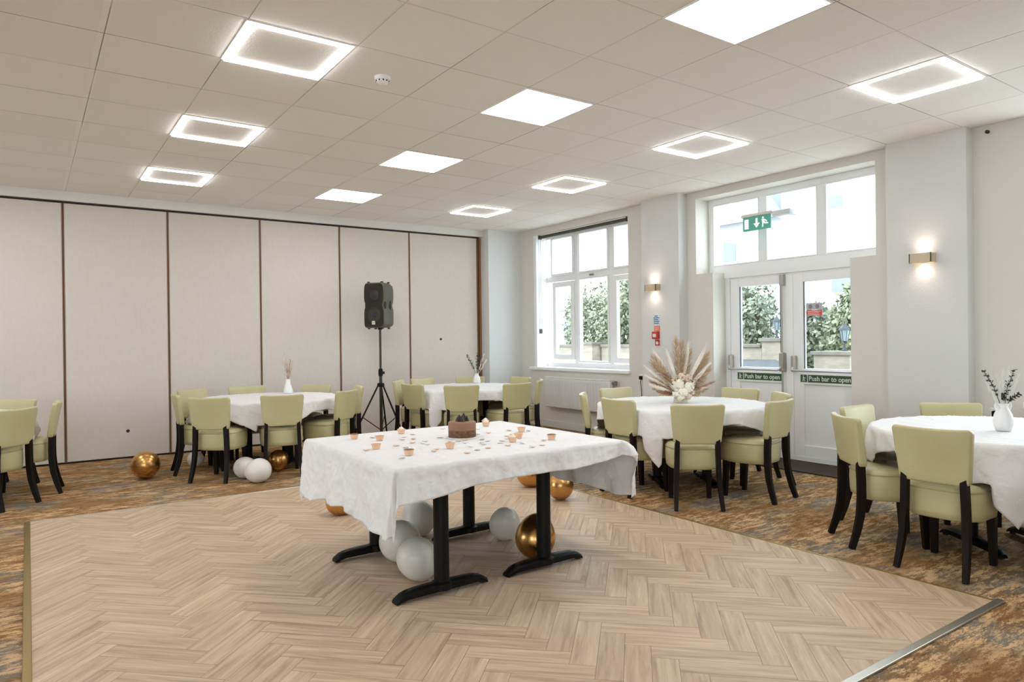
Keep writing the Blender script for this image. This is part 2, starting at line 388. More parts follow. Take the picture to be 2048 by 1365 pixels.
# roller blind
bl = thing('roller_blind', 'dark rolled-up roller blind at the top of the far window', 'blind', (6.405, 7.45, 2.85))
b = MB(); b.lathe([(.024, -.93), (.024, .94)], (0, 0, 0), 16, axis='y'); b.box(-.03, .03, -.94, -.93, -.03, .03); b.box(-.03, .03, .94, .955, -.03, .03)
b.build('tube', mat('blind_fabric', (74, 70, 62), .7), bl)
b = MB(); b.tube([(-.02, .948, -.02), (-.022, .95, -.6), (-.02, .948, -1.40)], .0035, 6); b.tube([(.01, .948, -.02), (.008, .95, -.6), (.01, .948, -1.40)], .0035, 6)
b.build('chain', mat('blind_chain', (196, 196, 192), .5), bl)
b = MB(); b.box(-.03, .02, .93, .955, -1.46, -1.39, .006); b.build('chain_clip', mat('clip_plastic', (70, 68, 64), .5), bl)

win3 = st(thing('window_3', None, None))
b = MB(); frame_box(b, -.32, 2.15, .76, H-.06, .08, 6.62, 6.69); b.box(6.62, 6.69, .86, .93, .84, H-.14); b.build('window_frame', m_white, win3)
b = MB(); b.box(6.65, 6.655, -.24, 2.07, .84, H-.14); b.build('pane', m_glass, win3)
b = MB(); b.box(XW-.04, 6.62, -.34, 2.15, .72, .765, .006); b.build('window_sill', m_white, win3)

for k, (a, c) in enumerate(ADDED_LW+ADDED_NW):
    added_win = st(thing('window_%d' % (4+k), None, None)); b = MB(); g = MB()  # added windows, never in view, there for the light they admit
    if k < len(ADDED_LW):
        for q in ((a, a+.07, .5, 2.85), (c-.07, c, .5, 2.85), ((a+c)/2-.03, (a+c)/2+.03, .57, 2.78)): b.box(XL-.14, XL-.07, *q)
        b.box(XL-.14, XL-.07, a+.07, c-.07, .5, .57); b.box(XL-.14, XL-.07, a+.07, c-.07, 2.78, 2.85); g.box(XL-.11, XL-.105, a+.05, c-.05, .55, 2.8)
    else:
        for q in ((a, a+.07), (c-.07, c), ((a+c)/2-.03, (a+c)/2+.03)): b.box(*q, YN-.14, YN-.07, .5, 2.85)
        b.box(a+.07, c-.07, YN-.14, YN-.07, .5, .57); b.box(a+.07, c-.07, YN-.14, YN-.07, 2.78, 2.85); g.box(a+.05, c-.05, YN-.11, YN-.105, .55, 2.8)
    b.build('window_frame', m_white, added_win); g.build('pane', m_glass, added_win)
XD = 6.60
tr = st(thing('window_2', None, None))
b = MB(); frame_box(b, 3.20, 5.40, 2.035, 2.93, .09, XD, XD+.07)
for y in (4.60, 3.915): b.box(XD+.004, XD+.066, y, y+.085, 2.1, 2.85)
b.build('window_frame', m_white, tr)
for y0, y1 in ((4.685, 5.31), (4.0, 4.60), (3.29, 3.915)):
    b = MB(); b.box(XD+.03, XD+.036, y0, y1, 2.125, 2.84); b.build('pane', m_glass, tr)
    b = MB(); frame_box(b, y0, y1, 2.125, 2.84, .014, XD-.004, XD+.012); b.build('glazing_bead', m_white, tr)
b = MB(); b.box(XD-.03, XD+.07, 3.50, 5.20, 1.975, 2.04); b.box(XD-.01, XD+.07, 5.075, 5.14, 0, 1.98); b.box(XD-.01, XD+.07, 3.40, 3.49, 0, 1.98); b.box(XD-.02, XD+.07, 3.49, 5.08, 0.0, .05)
b.box(XD, XD+.07, 3.40, 5.14, 1.945, 1.98); fr_ = st(b.build('trim_9', m_white))
m_sgreen = mat('sign_green', (58, 82, 58), .5); m_swhite = mat('sign_white', (232, 236, 228), .5)
def text_mesh(body, size, name, m, parent, mw, bold=.0):
    cu = bpy.data.curves.new(name, 'FONT'); cu.body = body; cu.size = size; cu.extrude = .0006; cu.offset = bold; cu.resolution_u = 3
    o = bpy.data.objects.new(name, cu); COL.objects.link(o)
    bpy.context.view_layer.update()
    me = bpy.data.meshes.new_from_object(o.evaluated_get(bpy.context.evaluated_depsgraph_get()))
    bpy.data.objects.remove(o); me.name = name; me.materials.clear()
    n = newobj(name, me, m, parent); n.matrix_local = mw
    return n
# text plane facing -x (into the room): text right = -y, up = z
def face_mx(x, y, z, sx=1): return Matrix(((0, 0, -1, x), (-sx, 0, 0, y), (0, 1, 0, z), (0, 0, 0, 1)))
def door(n, y0, y1, gy0, gy1, hinge_far):
    d = st(thing('door_%d' % n, None, None))
    gz0, gz1 = .965, 1.865
    b = MB(); x0, x1 = XD-.006, XD+.05
    b.box(x0, x1, y0, gy0, .055, 1.955, .004, 1); b.box(x0, x1, gy1, y1, .055, 1.955, .004, 1)
    b.box(x0, x1, gy0, gy1, gz1, 1.955, .004, 1); b.box(x0, x1, gy0, gy1, .80, gz0, .004, 1); b.box(x0, x1, gy0, gy1, .055, .17, .004, 1)
    b.build('leaf_frame', m_white, d)
    b = MB(); b.box(XD+.012, XD+.03, gy0, gy1, .17, .80); b.build('lower_panel', m_white, d)
    b = MB(); b.box(XD+.02, XD+.026, gy0, gy1, gz0, gz1); b.build('pane', m_glass, d)
    b = MB(); t = .012
    b.box(XD-.002, XD+.012, gy1-t, gy1+.002, gz0, gz1); b.box(XD-.002, XD+.012, gy0, gy0+t, gz0, gz1)
    b.build('gasket', mat('gasket_grey', (96, 100, 108), .6), d)
    # panic hardware
    my = y0+.028       # meeting-stile rod
    b = MB(); b.tube([(XD-.045, my, .16), (XD-.045, my, 1.92)], .0095, 8); b.box(XD-.06, XD-.006, my-.022, my+.022, 1.84, 1.96, .008); b.box(XD-.06, XD-.006, my-.022, my+.022, .10, .20, .008)
    b.build('vertical_bolt', mat('bolt_grey', (176, 172, 164), .4, metal=.3), d)
    b = MB(); b.box(XD-.075, XD-.006, my-.026, my+.026, .93, 1.13, .012); b.box(XD-.075, XD-.006, y1-.045, y1-.005, .93, 1.10, .012)
    b.build('bolt_housing', mat('housing_grey', (168, 160, 148), .4, metal=.2), d)
    b = MB(); b.tube([(XD-.05, my, 1.0), (XD-.085, my+.01, .955), (XD-.09, my+.03, .945), (XD-.09, y1-.05, .945), (XD-.085, y1-.03, .955), (XD-.05, y1-.02, 1.0)], .011, 10)
    b.build('push_bar', mat('push_bar_metal', (196, 196, 198), .3, metal=.5), d, sm=50)
    # sign
    sy1, sy0 = (4.985, 4.405) if n == 1 else (4.205, 3.625)
    b = MB(); b.box(XD-.012, XD-.006, sy0, sy1, .805, .908); s_ = b.build('push_bar_sign', m_swhite, d)
    b = MB(); b.box(XD-.0135, XD-.012, sy0+.004, sy1-.006-.082, .825, .902); b.box(XD-.0135, XD-.012, sy1-.078, sy1-.006, .825, .902); b.build('sign_field', m_sgreen, s_)
    text_mesh('Push bar to open', .070, 'sign_lettering', m_swhite, s_, face_mx(XD-.0140, sy1-.098, .842, .92), .0006)
    b = MB(); cy, cz = sy1-.042, .8635; xx = XD-.0145   # pictogram: person pushing a bar
    b.lathe([(.006, -.0004), (.006, .0004)], (xx, cy+.004, cz+.026), 10, axis='x')
    b.prism([(cy+.010, cz+.016), (cy-.004, cz+.016), (cy-.002, cz-.006), (cy+.006, cz-.030), (cy+.013, cz-.030), (cy+.008, cz-.004)], xx-.0004, xx+.0004, 'yz')
    b.prism([(cy-.003, cz+.014), (cy-.024, cz+.006), (cy-.024, cz+.001), (cy-.002, cz+.007)], xx-.0004, xx+.0004, 'yz')
    b.prism([(cy-.002, cz-.006), (cy-.010, cz-.030), (cy-.016, cz-.030), (cy-.007, cz-.002)], xx-.0004, xx+.0004, 'yz')
    b.build('pictogram', m_swhite, s_)
    return d
d1 = door(1, 4.36, 5.07, 4.425, 4.95, True)
d2 = door(2, 3.49, 4.28, 3.56, 4.165, False)
b = MB(); b.box(XD-.012, XD+.05, 4.28, 4.36, .05, 1.955, .004, 1); st(b.build('trim_10', m_white))
# notices stuck on the right hand pane
nt = thing('glass_notice', 'small grey and red notice stuck on the right door pane', 'sign', (XD+.017, 4.055, 1.545))
b = MB(); b.box(-.003, 0, -.088, .088, -.036, .022); b.build('red_notice', mat('notice_red', (214, 92, 84), .5), nt)
b = MB()
for k, (a, c) in enumerate(((.075, -.07), (.07, -.05), (.078, -.06))): b.box(-.0040, -.0030, c, a, .006-k*.017, .011-k*.017)
b.build('notice_lettering', m_swhite, nt)
b = MB(); b.box(-.003, 0, -.088, .088, .026, .095); g_ = b.build('grey_notice', mat('notice_grey', (186, 182, 184), .5), nt)
b = MB()
for cy in (.04, -.035): b.lathe([(.022, -.0042), (.022, -.003)], (0, cy, .06), 16, axis='x')
b.build('notice_symbol', mat('notice_symbol', (140, 132, 138), .5), nt)
# door mat
b = MB(); b.box(6.03, 6.56, 3.30, 5.10, .001, .012, .003); tag(b.build('door_mat', mat('mat_fibre', (66, 58, 48), .95, bump=(150, .6, (1, 1, 1)))), 'long dark brown entrance mat in front of the double doors', 'mat')

# exit sign ------------------------------------------------------------------------------
ex = thing('exit_sign', 'green and white emergency exit sign with arrow and running man', 'sign', (6.36, 4.54, 2.52))
b = MB(); b.box(-.006, .006, -.17, .17, -.085, .062); pl = b.build('sign_plate', mat('exit_green', (74, 150, 132), .4, emit=((74, 150, 132), .15)), ex)
m_exw = mat('exit_white', (236, 244, 240), .4, emit=((236, 244, 240), .35))
b = MB(); X0, X1 = -.0075, -.006
b.prism([(.150, -.062), (.100, -.062), (.100, .040), (.150, .040)], X0, X1, 'yz')
b.prism([(.012, .040), (.012, -.012), (.038, -.012), (.0, -.060), (-.038, -.012), (-.012, -.012), (-.012, .040)], X0, X1, 'yz')
b.lathe([(.011, X0), (.011, X1)], (0, -.078, .036), 12, axis='x')
b.prism([(-.062, .022), (-.092, .020), (-.100, -.014), (-.140, -.022), (-.142, -.034), (-.098, -.030), (-.084, -.016), (-.080, -.060), (-.066, -.062), (-.070, -.010)], X0, X1, 'yz')
b.prism([(-.092, .020), (-.120, .006), (-.126, -.010), (-.118, -.012), (-.110, .0), (-.090, .008)], X0, X1, 'yz')
b.build('sign_symbols', m_exw, pl)
b = MB(); b.box(-.03, .03, -.19, .18, .062, .092, .006); b.box(.0, .245, .02, .13, .072, .09, .004); b.build('sign_housing', mat('housing_white', (222, 222, 218), .4), ex)
b = MB(); b.box(-.02, .06, -.40, -.19, .03, .085, .01); b.box(.04, .245, -.32, -.27, .05, .075, .004); b.build('light_fitting', mat('clear_plastic', (216, 220, 222), .2), ex)

# radiator -------------------------------------------------------------------------------
ra = thing('radiator', 'white panel radiator on the wall below the far window', 'radiator', (6.31, 7.45, .31))
b = MB(); b.box(-.035, .02, -.70, .70, 0, .43, .012); b.build('panel', mat('radiator_enamel', (224, 224, 222), .35), ra)
b = MB()
for k in range(34): y = -.66+k*.04; b.box(-.041, -.034, y, y+.022, .03, .395, .004, 1)
b.build('convector_ribs', mat('radiator_ribs', (226, 226, 224), .4), ra)
b = MB(); b.box(-.037, .022, -.705, .705, .43, .442, .004); b.build('top_grille', m_white, ra)
b = MB(); b.tube([(0, -.715, .40), (0, -.77, .40)], .018, 10); b.tube([(0, -.735, .05), (0, -.735, -.30)], .008, 8); b.lathe([(.02, .37), (.02, .43)], (0, -.775, 0), 12); b.build('valve', mat('valve_grey', (110, 108, 106), .4), ra)

# wall sconces ---------------------------------------------------------------------------
def sconce(y, z, x, label):
    t = thing('wall_sconce', label, 'wall lamp', (x, y, z), 0, 'up and down wall lights')
    b = MB(); b.box(-.085, -.073, -.09, .09, -.04, .04, .003); b.box(-.085, -.0, -.09, -.078, -.04, .04, .003); b.box(-.085, -.0, .078, .09, -.04, .04, .003)
    b.build('shade', mat('sconce_wood', (206, 186, 158), .5), t)
    b = MB(); b.box(-.012, -.001, -.03, .03, -.03, .03); b.build('back_plate', m_white, t)
    b = MB(); b.box(-.06, -.014, -.035, .035, -.012, .012); b.build('lamp', emit_mat('sconce_lamp', (255, 226, 190), 4.0), t)
    for s_ in (1, -1):
        ld = bpy.data.lights.new('lamp_beam', 'SPOT'); ld.energy = 1.3; ld.spot_size = math.radians(130); ld.spot_blend = 1.0; ld.color = (1, .84, .68); ld.shadow_soft_size = .03
        lo = bpy.data.objects.new('lamp_beam', ld); COL.objects.link(lo); lo.parent = t; lo.location = (-.045, 0, .02*s_)
        lo.rotation_euler = (PI, 0, 0) if s_ > 0 else (0, 0, 0)
sconce(5.876, 1.908, 6.218, 'small pale wood wall light above the fire notices')
sconce(2.813, 1.948, 6.238, 'small pale wood wall light on the pillar right of the doors')

# fire notices on the pillar -------------------------------------------------------------
fn = thing('fire_notice', 'blue and white fire action notice on the pillar, topmost of the notices', 'sign', (6.217, 5.855, 1.52))
b = MB(); b.box(-.003, .002, -.05, .05, -.06, .06); p = b.build('notice_card', mat('card_white', (220, 226, 228), .5), fn)
b = MB()
for k, (a, c) in enumerate(((.03, -.02), (.045, -.045), (.045, -.03), (.045, -.045), (.045, -.04))): b.box(-.0045, -.003, c, a, .040-k*.022, .052-k*.022)
b.build('notice_lettering', mat('notice_blue', (72, 120, 168), .5), p)
b = MB(); b.box(-.003, .002, -.045, .045, -.03, .03); fo = tag(b.build('orange_notice', mat('notice_orange', (232, 128, 92), .5), None, (6.217, 5.850, 1.415)), 'small orange notice between the blue notice and the red call point', 'sign')
b = MB(); b.box(-.0045, -.003, -.035, .035, .008, .013); b.box(-.0045, -.003, -.03, .035, -.012, -.007); b.build('notice_lettering', m_swhite, fo)
cp = thing('fire_call_point', 'red break-glass fire alarm call point on the pillar', 'alarm', (6.219, 5.852, 1.335))
m_red = mat('alarm_red', (196, 52, 44), .4)
b = MB(); b.box(-.045, 0, -.045, .045, -.045, .045, .006); b.build('case', m_red, cp)
b = MB(); b.box(-.048, -.045, -.026, .026, -.024, .016, .001, 1); b.build('glass_plate', m_swhite, cp)
rs = thing('fire_sign', 'small red sign with white flame mark below the call point', 'sign', (6.217, 5.845, 1.245))
b = MB(); b.box(-.003, .002, -.035, .035, -.035, .035); p = b.build('sign_plate', m_red, rs)
b = MB(); b.prism([(-.012, -.022), (.016, -.022), (.022, .0), (.010, .022), (.004, .004), (-.008, .018), (-.018, -.004)], -.0045, -.003, 'yz'); b.build('flame_mark', m_swhite, p)
def socket(x, y, z, label):
    t = thing('wall_socket', label, 'socket', (x, y, z))
    b = MB(); b.box(-.008, .0, -.045, .045, -.045, .045, .003); b.build('plate', m_white, t)
    b = MB(); b.box(-.045, -.008, -.022, .022, -.022, .024, .006); b.tube([(-.03, 0, -.02), (-.04, 0, -.06), (-.02, .005, -.12), (-.012, .0, -.30)], .004, 6); b.build('plug', m_black, t)
socket(6.369, 6.25, .80, 'wall socket with a black plug left of the fire notice pillar')
socket(6.369, 2.34, .66, 'wall socket with a black plug behind the two-eared vase')
sd = thing('smoke_detector', 'round white smoke detector on the ceiling', 'detector', (1.87, 4.08, H))
b = MB(); b.lathe([(.052, 0), (.052, -.012), (.048, -.022)], (0, 0, 0), 24); b.build('base', m_white, sd, sm=40)
b = MB(); b.lathe([(.040, -.022), (.040, -.034), (.030, -.042), (.012, -.045)], (0, 0, 0), 24); b.build('head', m_white, sd, sm=40)
b = MB()
for k in range(10): a = 2*PI*k/10; b.box(.0385*math.cos(a)-.004, .0385*math.cos(a)+.004, .0385*math.sin(a)-.004, .0385*math.sin(a)+.004, -.034, -.025)
b.build('vent', m_dark, sd)
sn = thing('ceiling_sensor', 'tiny black sensor on the wall just below the ceiling', 'sensor', (6.366, 2.38, 2.93))
b = MB(); b.lathe([(.014, -.02), (.014, .004)], (0, 0, 0), 12, axis='x'); b.build('sensor_body', m_dark, sn)

# ceiling lights -------------------------------------------------------------------------
def led_frame(i, j, label):
    cx, cy = .3486+.6*(i+.5), 4.3254+.6*(j+.5)
    t = thing('led_frame_light', label, 'ceiling light', (cx, cy, H), 0, 'square LED frame lights')
    b = MB(); o, w = .284, .017
    for q in ((-o, o, -o, -o+w), (-o, o, o-w, o), (-o, -o+w, -o+w, o-w), (o-w, o, -o+w, o-w)): b.box(*q, -.018, -.002)
    b.build('glowing_frame', m_ring, t)
    b = MB(); o = .297; w = .009
    for q in ((-o, o, -o, -o+w), (-o, o, o-w, o), (-o, -o+w, -o+w, o-w), (o-w, o, -o+w, o-w)): b.box(*q, -.006, -.0005)
    b.build('rim', m_white, t)
def led_panel(i, j, label):
    cx, cy = .3486+.6*(i+.5), 4.3254+.6*(j+.5)
    t = thing('led_panel_light', label, 'ceiling light', (cx, cy, H), 0, 'flat LED panel lights')
    b = MB(); b.box(-.288, .288, -.288, .288, -.006, -.001); b.build('diffuser', m_led, t)
    b = MB(); o, w = .297, .009
    for q in ((-o, o, -o, -o+w), (-o, o, o-w, o), (-o, -o+w, -o+w, o-w), (o-w, o, -o+w, o-w)): b.box(*q, -.007, -.0005)
    b.build('rim', m_white, t)
for j, L in ((-1, 'glowing square frame light, largest and nearest in the left row'), (2, 'glowing square frame light, middle of the left row'), (5, 'glowing square frame light nearest the partition in the left row')): led_frame(1, j, L)
for j, L in ((-4, 'glowing square frame light nearest the pillar right of the doors'), (-1, 'glowing square frame light, second from the right in the window row'), (2, 'glowing square frame light in front of the far window'), (5, 'glowing square frame light nearest the partition in the window row')): led_frame(7, j, L)
for j, L in ((-4, 'flat white panel light cut by the top edge of the photo'), (-1, 'flat white panel light, largest seen whole in the middle row'), (2, 'flat white panel light, second nearest the partition in the middle row'), (5, 'flat white panel light nearest the partition, in the middle row')): led_panel(4, j, L)
for i, j in ((1, -4), (7, -7), (-5, 2)): led_frame(i, j, 'glowing square frame light added out of view for fill light')  # extra frame lights, out of view, added to raise the fill
for i, j in ((4, -7), (-2, -4), (-2, -1), (-2, 2), (-2, 5)): led_panel(i, j, 'flat white panel light added out of view for fill light')  # extra panels continuing the grid unseen, added to brighten the room

# ------------------------------------------------------------------ chairs
def chair_parts():
    root = bpy.data.objects.new('dining_chair', None); COL.objects.link(root); root.empty_display_size = .1
    # backrest
    bm = bmesh.new()
    Wt, Wb, z0, z1, T = .205, .175, .492, .80, .052
    vs = [bm.verts.new(p) for p in ((-Wb, -T/2, z0), (Wb, -T/2, z0), (Wt, -T/2, z1), (-Wt, -T/2, z1), (-Wb, T/2, z0), (Wb, T/2, z0), (Wt, T/2, z1), (-Wt, T/2, z1))]
    for q in ((0,1,2,3), (7,6,5,4), (0,4,5,1), (3,2,6,7), (0,3,7,4), (1,5,6,2)): bm.faces.new([vs[i] for i in q])
    es = [e for e in bm.edges if abs(e.verts[0].co.y-e.verts[1].co.y) > .01]
    bmesh.ops.bevel(bm, geom=es, offset=.028, segments=4, profile=.5, affect='EDGES')
    es = [e for e in bm.edges if abs(e.verts[0].co.y-e.verts[1].co.y) < .001 and len(e.link_faces) == 2 and e.calc_face_angle(0) > .6]
    bmesh.ops.bevel(bm, geom=es, offset=.013, segments=3, profile=.55, affect='EDGES')
    for k in range(-4, 5):
        bmesh.ops.bisect_plane(bm, geom=bm.verts[:]+bm.edges[:]+bm.faces[:], plane_co=(k*.042, 0, 0), plane_no=(1, 0, 0))
    for k in range(1, 6):
        bmesh.ops.bisect_plane(bm, geom=bm.verts[:]+bm.edges[:]+bm.faces[:], plane_co=(0, 0, z0+k*.052), plane_no=(0, 0, 1))
    for v in bm.verts:
        x, y, z = v.co; t = (z-z0)/(z1-z0)
        v.co.y = y*(1-.22*t) + (-.198-.052*t-.012*t*t) + .034*(x/.2)**2*(.35+.65*t)
        v.co.z = z + .006*(1-(x/.2)**2)*(-1 if t > .5 else 0)
        if y > 0: v.co.y += .010*max(0, 1-(x/.19)**2)*max(0, 1-(2*t-1)**2)
    bmesh.ops.recalc_face_normals(bm, faces=bm.faces); me = bpy.data.meshes.new('backrest'); bm.to_mesh(me); bm.free(); smooth(me, 60)
    newobj('backrest', me, m_green, root)
    # seat
    def outline(s):
        pts = []
        for k in range(40):
            a = 2*PI*k/40; c, sn_ = math.cos(a), math.sin(a); p = 3.2 if sn_ < 0 else 2.2
            r = (abs(c)**p+abs(sn_)**p)**(-1/p); pts.append((c*r*(.205 if sn_ > 0 else .200)*s, .045+sn_*r*.222*s))
        return pts
    b = MB(); rings = []
    for z, s in ((.290, .93), (.296, .975), (.33, 1.0), (.40, 1.012), (.442, 1.0), (.452, .985), (.462, .97), (.474, .92), (.482, .80), (.488, .5), (.490, .15)):
        rings.append([b.b.verts.new((x, y, z)) for x, y in outline(s)])
    for A, B in zip(rings, rings[1:]):
        for k in range(40): b.b.faces.new((A[k], A[(k+1) % 40], B[(k+1) % 40], B[k]))
    b.b.faces.new(list(reversed(rings[0]))); b.b.faces.new(rings[-1])
    seat = b.build('seat', m_green, root, sm=60)
    b = MB(); b.tube([(x, y, .449) for x, y in outline(1.003)], .0045, 6, closed=True); b.build('piping', m_pipe, seat, sm=60)
    # legs
    for s in (1, -1):
        b = MB(); b.tube([(s*.150, .165, .292), (s*.152, .178, 0)], [1.0, .70], rect=(.044, .044)); b.build('leg', m_leg, root)
        b = MB(); b.tube([(s*.148, -.198, .545), (s*.150, -.199, .49), (s*.153, -.197, .40), (s*.156, -.198, .30), (s*.160, -.208, .20), (s*.166, -.232, .10), (s*.173, -.265, 0)],
                         [.95, 1, 1, 1, .95, .86, .74], rect=(.034, .046)); b.build('leg', m_leg, root, sm=50)
    return root
proto = chair_parts(); used = False
CH = {  # back-top middle (x, y), facing in degrees from +x, label
'a1': (1.19, 7.68, -5, 'green chair at the left end of the table beside the gold balloon'),
'a2': (1.47, 8.38, -56, 'green chair at the far left of the pink-plume vase table'),
'a3': (1.36, 6.92, 50, 'green chair seen from behind, left of the two white balloons on carpet'),
'a4': (2.01, 6.76, 76, 'green chair seen from behind, right beside the two white balloons on carpet'),
'a5': (2.11, 8.51, -98, 'green chair behind the pink-plume vase table, just left of its vase'),
'a6': (2.84, 8.12, -146, 'green chair behind the pink-plume vase table, right of its vase'),
'a7': (2.75, 6.90, 128, 'green chair at the right front of the pink-plume vase table'),
'a8': (3.12, 7.48, 168, 'green chair half hidden at the right end of the pink-plume vase table'),
'b1': (3.84, 8.10, -42, 'green chair at the far left end of the table under the loudspeaker'),
'b2': (3.66, 7.34, 10, 'green chair on the left front of the far round table by the tripod'),
'b3': (3.98, 6.70, 60, 'green chair seen squarely from behind, above the chocolate cake'),
'b4': (4.65, 6.52, 92, 'green chair right of the chocolate cake, at the far round table'),
'b5': (5.28, 6.92, 140, 'green chair nearest the radiator at the far round table'),
'b6': (4.37, 8.44, -78, 'green chair against the partition, far left of the table in the corner'),
'b7': (5.05, 8.26, -122, 'green chair against the partition behind the eucalyptus vase'),
'b8': (5.49, 7.62, -176, 'green chair far right of the corner table, below the window sill'),
'c1': (4.18, 4.89, -42, 'narrow edge-on green chair left of the dried flower table'),
'c2': (4.00, 4.25, -2, 'green chair left front of the dried flower table, nearest the cake table'),
'c3': (4.11, 3.46, 50, 'green chair seen from behind, directly below the dried flower arrangement'),
'c4': (4.89, 3.26, 97, 'green chair at the right end of the dried flower table, turned sideways'),
'c5': (4.91, 5.23, -95, 'green chair behind the dried flower table, in front of the radiator'),
'c6': (5.77, 4.31, -174, 'green chair behind the dried flower table, in front of the left door'),
'c7': (5.55, 3.69, 144, 'green chair behind the sideways one, in front of the door posts'),
'c8': (5.48, 4.86, -140, 'green chair hidden behind the dried flower arrangement'),
'd1': (4.22, 2.42, -40, 'green chair turned left with a fold of tablecloth on its seat'),
'd2': (3.99, 1.79, 2, 'largest and nearest green chair, seen from behind at the right'),
'd3': (4.87, 2.70, -90, 'green chair behind the turned one, against the doors side wall'),
'd4': (5.58, 2.36, -140, 'green chair facing us behind the right hand table, by the pillar'),
'd5': (4.26, 1.02, 50, 'green chair cut by the right edge of the photo'),
'e1': (-.06, 6.86, 136, 'green chair seen from behind, cut by the left edge of the photo'),
'e2': (-.06, 8.10, -135, 'green chair facing us at the left edge, behind the front one'),
'e3': (.235, 7.46, 176, 'green chair turned sideways beside the first brown partition seam'),
}
chairs = {}
for k, (x, y, a, L) in CH.items():
    fx, fy = math.cos(math.radians(a)), math.sin(math.radians(a))
    loc = (x+fx*.262, y+fy*.262, .001); rz = math.radians(a-90)
    if not used: c = proto; c.location = loc; c.rotation_euler = (0, 0, rz); used = True
    else: c = dup(proto, loc, rz)
    tag(c, L, 'chair', 'green upholstered chairs around the round tables'); chairs[k] = (loc, rz)

# ------------------------------------------------------------------ round tables and cloths
def t_base(b, x, y, ztop, ang, half=.265, pr=.036):
    c, s = math.cos(ang), math.sin(ang)
    b.lathe([(pr, .045), (pr, ztop)], (x, y, 0), 20)
    b.lathe([(.055, .03), (.055, .062), (.04, .07)], (x, y, 0), 20)
    N = 16; prof = []
    pts = [(x+c*t*half, y+s*t*half) for t in [(-1+2*k/N) for k in range(N+1)]]
    top = [.068-.012*abs(-1+2*k/N)**2-.026*abs(-1+2*k/N)**9 for k in range(N+1)]; bot = [.026-.018*max(0, (abs(-1+2*k/N)-.8)/.2) for k in range(N+1)]
    wid = [.036-.008*abs(-1+2*k/N)**6 for k in range(N+1)]
    R = []
    for (px, py), t, bo, w in zip(pts, top, bot, wid):
        R.append([b.b.verts.new((px-s*q*w, py+c*q*w, z)) for q, z in ((-1, bo), (-1, t-.012), (-.6, t), (.6, t), (1, t-.012), (1, bo))])
    for A, B in zip(R, R[1:]):
        for k in range(6): b.b.faces.new((A[k], A[(k+1) % 6], B[(k+1) % 6], B[k]))
    b.b.faces.new(R[0]); b.b.faces.new(list(reversed(R[-1])))
def foot_pads(b, x, y, ang, half=.25):
    for s in (-1, 1): b.lathe([(.016, 0), (.016, .012), (.008, .014)], (x+math.cos(ang)*s*half, y+math.sin(ang)*s*half, .0), 10)
TC = {'a': (2.12, 7.62, 'partition side round table with the pink-plume vase'), 'b': (4.55, 7.50, 'round table in the far corner'), 'c': (4.80, 4.24, 'round table with the dried flower arrangement'),
      'd': (4.92, 1.76, 'round table cut by the right edge of the photo'), 'e': (-.72, 7.45, 'round table beyond the left edge of the photo')}
CLOTH_ANG = {'a': -105, 'b': -60, 'c': -152, 'd': -159, 'e': -20}
from mathutils import noise as mn_
def wr(x, y, z, f): return mn_.ridged_multi_fractal(Vector((x*f, y*f, z*f)), 1.0, 2.0, 3, 1.0, 2.0)-1.0
def round_cloth(k, cx, cy, ang, label, size=.87):
    R, zt = .735, .716; rnd = random.Random(ord(k)*3); ph = [rnd.random()*6.28 for _ in range(6)]
    n = 130; b = MB(); g = {}
    for i in range(n+1):
        for j in range(n+1):
            u, v = (-1+2*i/n)*size, (-1+2*j/n)*size; r = math.hypot(u, v); th = math.atan2(v, u)
            ta = th+math.radians(ang)-PI/4
            if r <= R: p = [cx+r*math.cos(ta), cy+r*math.sin(ta), zt+.0015*math.sin(9*u+ph[0])*math.sin(8*v+ph[1])]
            else:
                s = r-R; q = min(1, s/.045); drop = s-.02*(1-math.exp(-s/.03))
                fold = .5*math.sin(7*ta+ph[2])+.32*math.sin(13*ta+ph[3])+.25*math.sin(19*ta+ph[4])
                rr = R+.012*math.sin(min(q, 1)*PI/2)+ s*(.10+.24*fold) 
                tt = ta+.05*math.sin(5*ta+ph[5])*min(1, s/.2)
                corner = max(0, s-.25); rr -= corner*.25; rr += .010*min(1, s/.08)*wr(math.cos(ta)*.9, math.sin(ta)*.9, s*.7, 4.5)
                p = [cx+rr*math.cos(tt), cy+rr*math.sin(tt), zt-drop*.96+.004*math.sin(23*ta+ph[1])]
                # rest on chair seats it meets
                for nm, (loc, rz) in chairs.items():
                    if nm[0] != k: continue
                    dx, dy = p[0]-loc[0], p[1]-loc[1]; lx = dx*math.cos(rz)+dy*math.sin(rz); ly = -dx*math.sin(rz)+dy*math.cos(rz)
                    if abs(lx) < .24 and -.50 < ly < -.172:
                        ly = -.172; p[0] = loc[0]+lx*math.cos(rz)-ly*math.sin(rz); p[1] = loc[1]+lx*math.sin(rz)+ly*math.cos(rz)
                    if p[2] < .502 and abs(lx) < .232 and -.2 < ly < .285:
                        over = .502-p[2]; p[2] = .500+.006*math.sin(40*lx)+.004*math.sin(33*ly)
            g[i, j] = b.b.verts.new(p)
    for i in range(n):
        for j in range(n): b.b.faces.new((g[i, j], g[i+1, j], g[i+1, j+1], g[i, j+1]))
    o = b.build('tablecloth', m_cloth, sm=180)
    md = o.modifiers.new('s', 'SOLIDIFY'); md.thickness = .0018; md.offset = 0
    return tag(o, label, 'tablecloth', 'white cloths on the round tables')
CL = {'a': 'white cloth draped over the round table left of the speaker stand', 'b': 'white cloth draped over the round table in the far corner', 'c': 'white cloth draped under the dried flower arrangement',
      'd': 'white cloth draped over the table at the right edge, under the two-eared vase', 'e': 'white cloth on the table at the left edge, mostly out of view'}
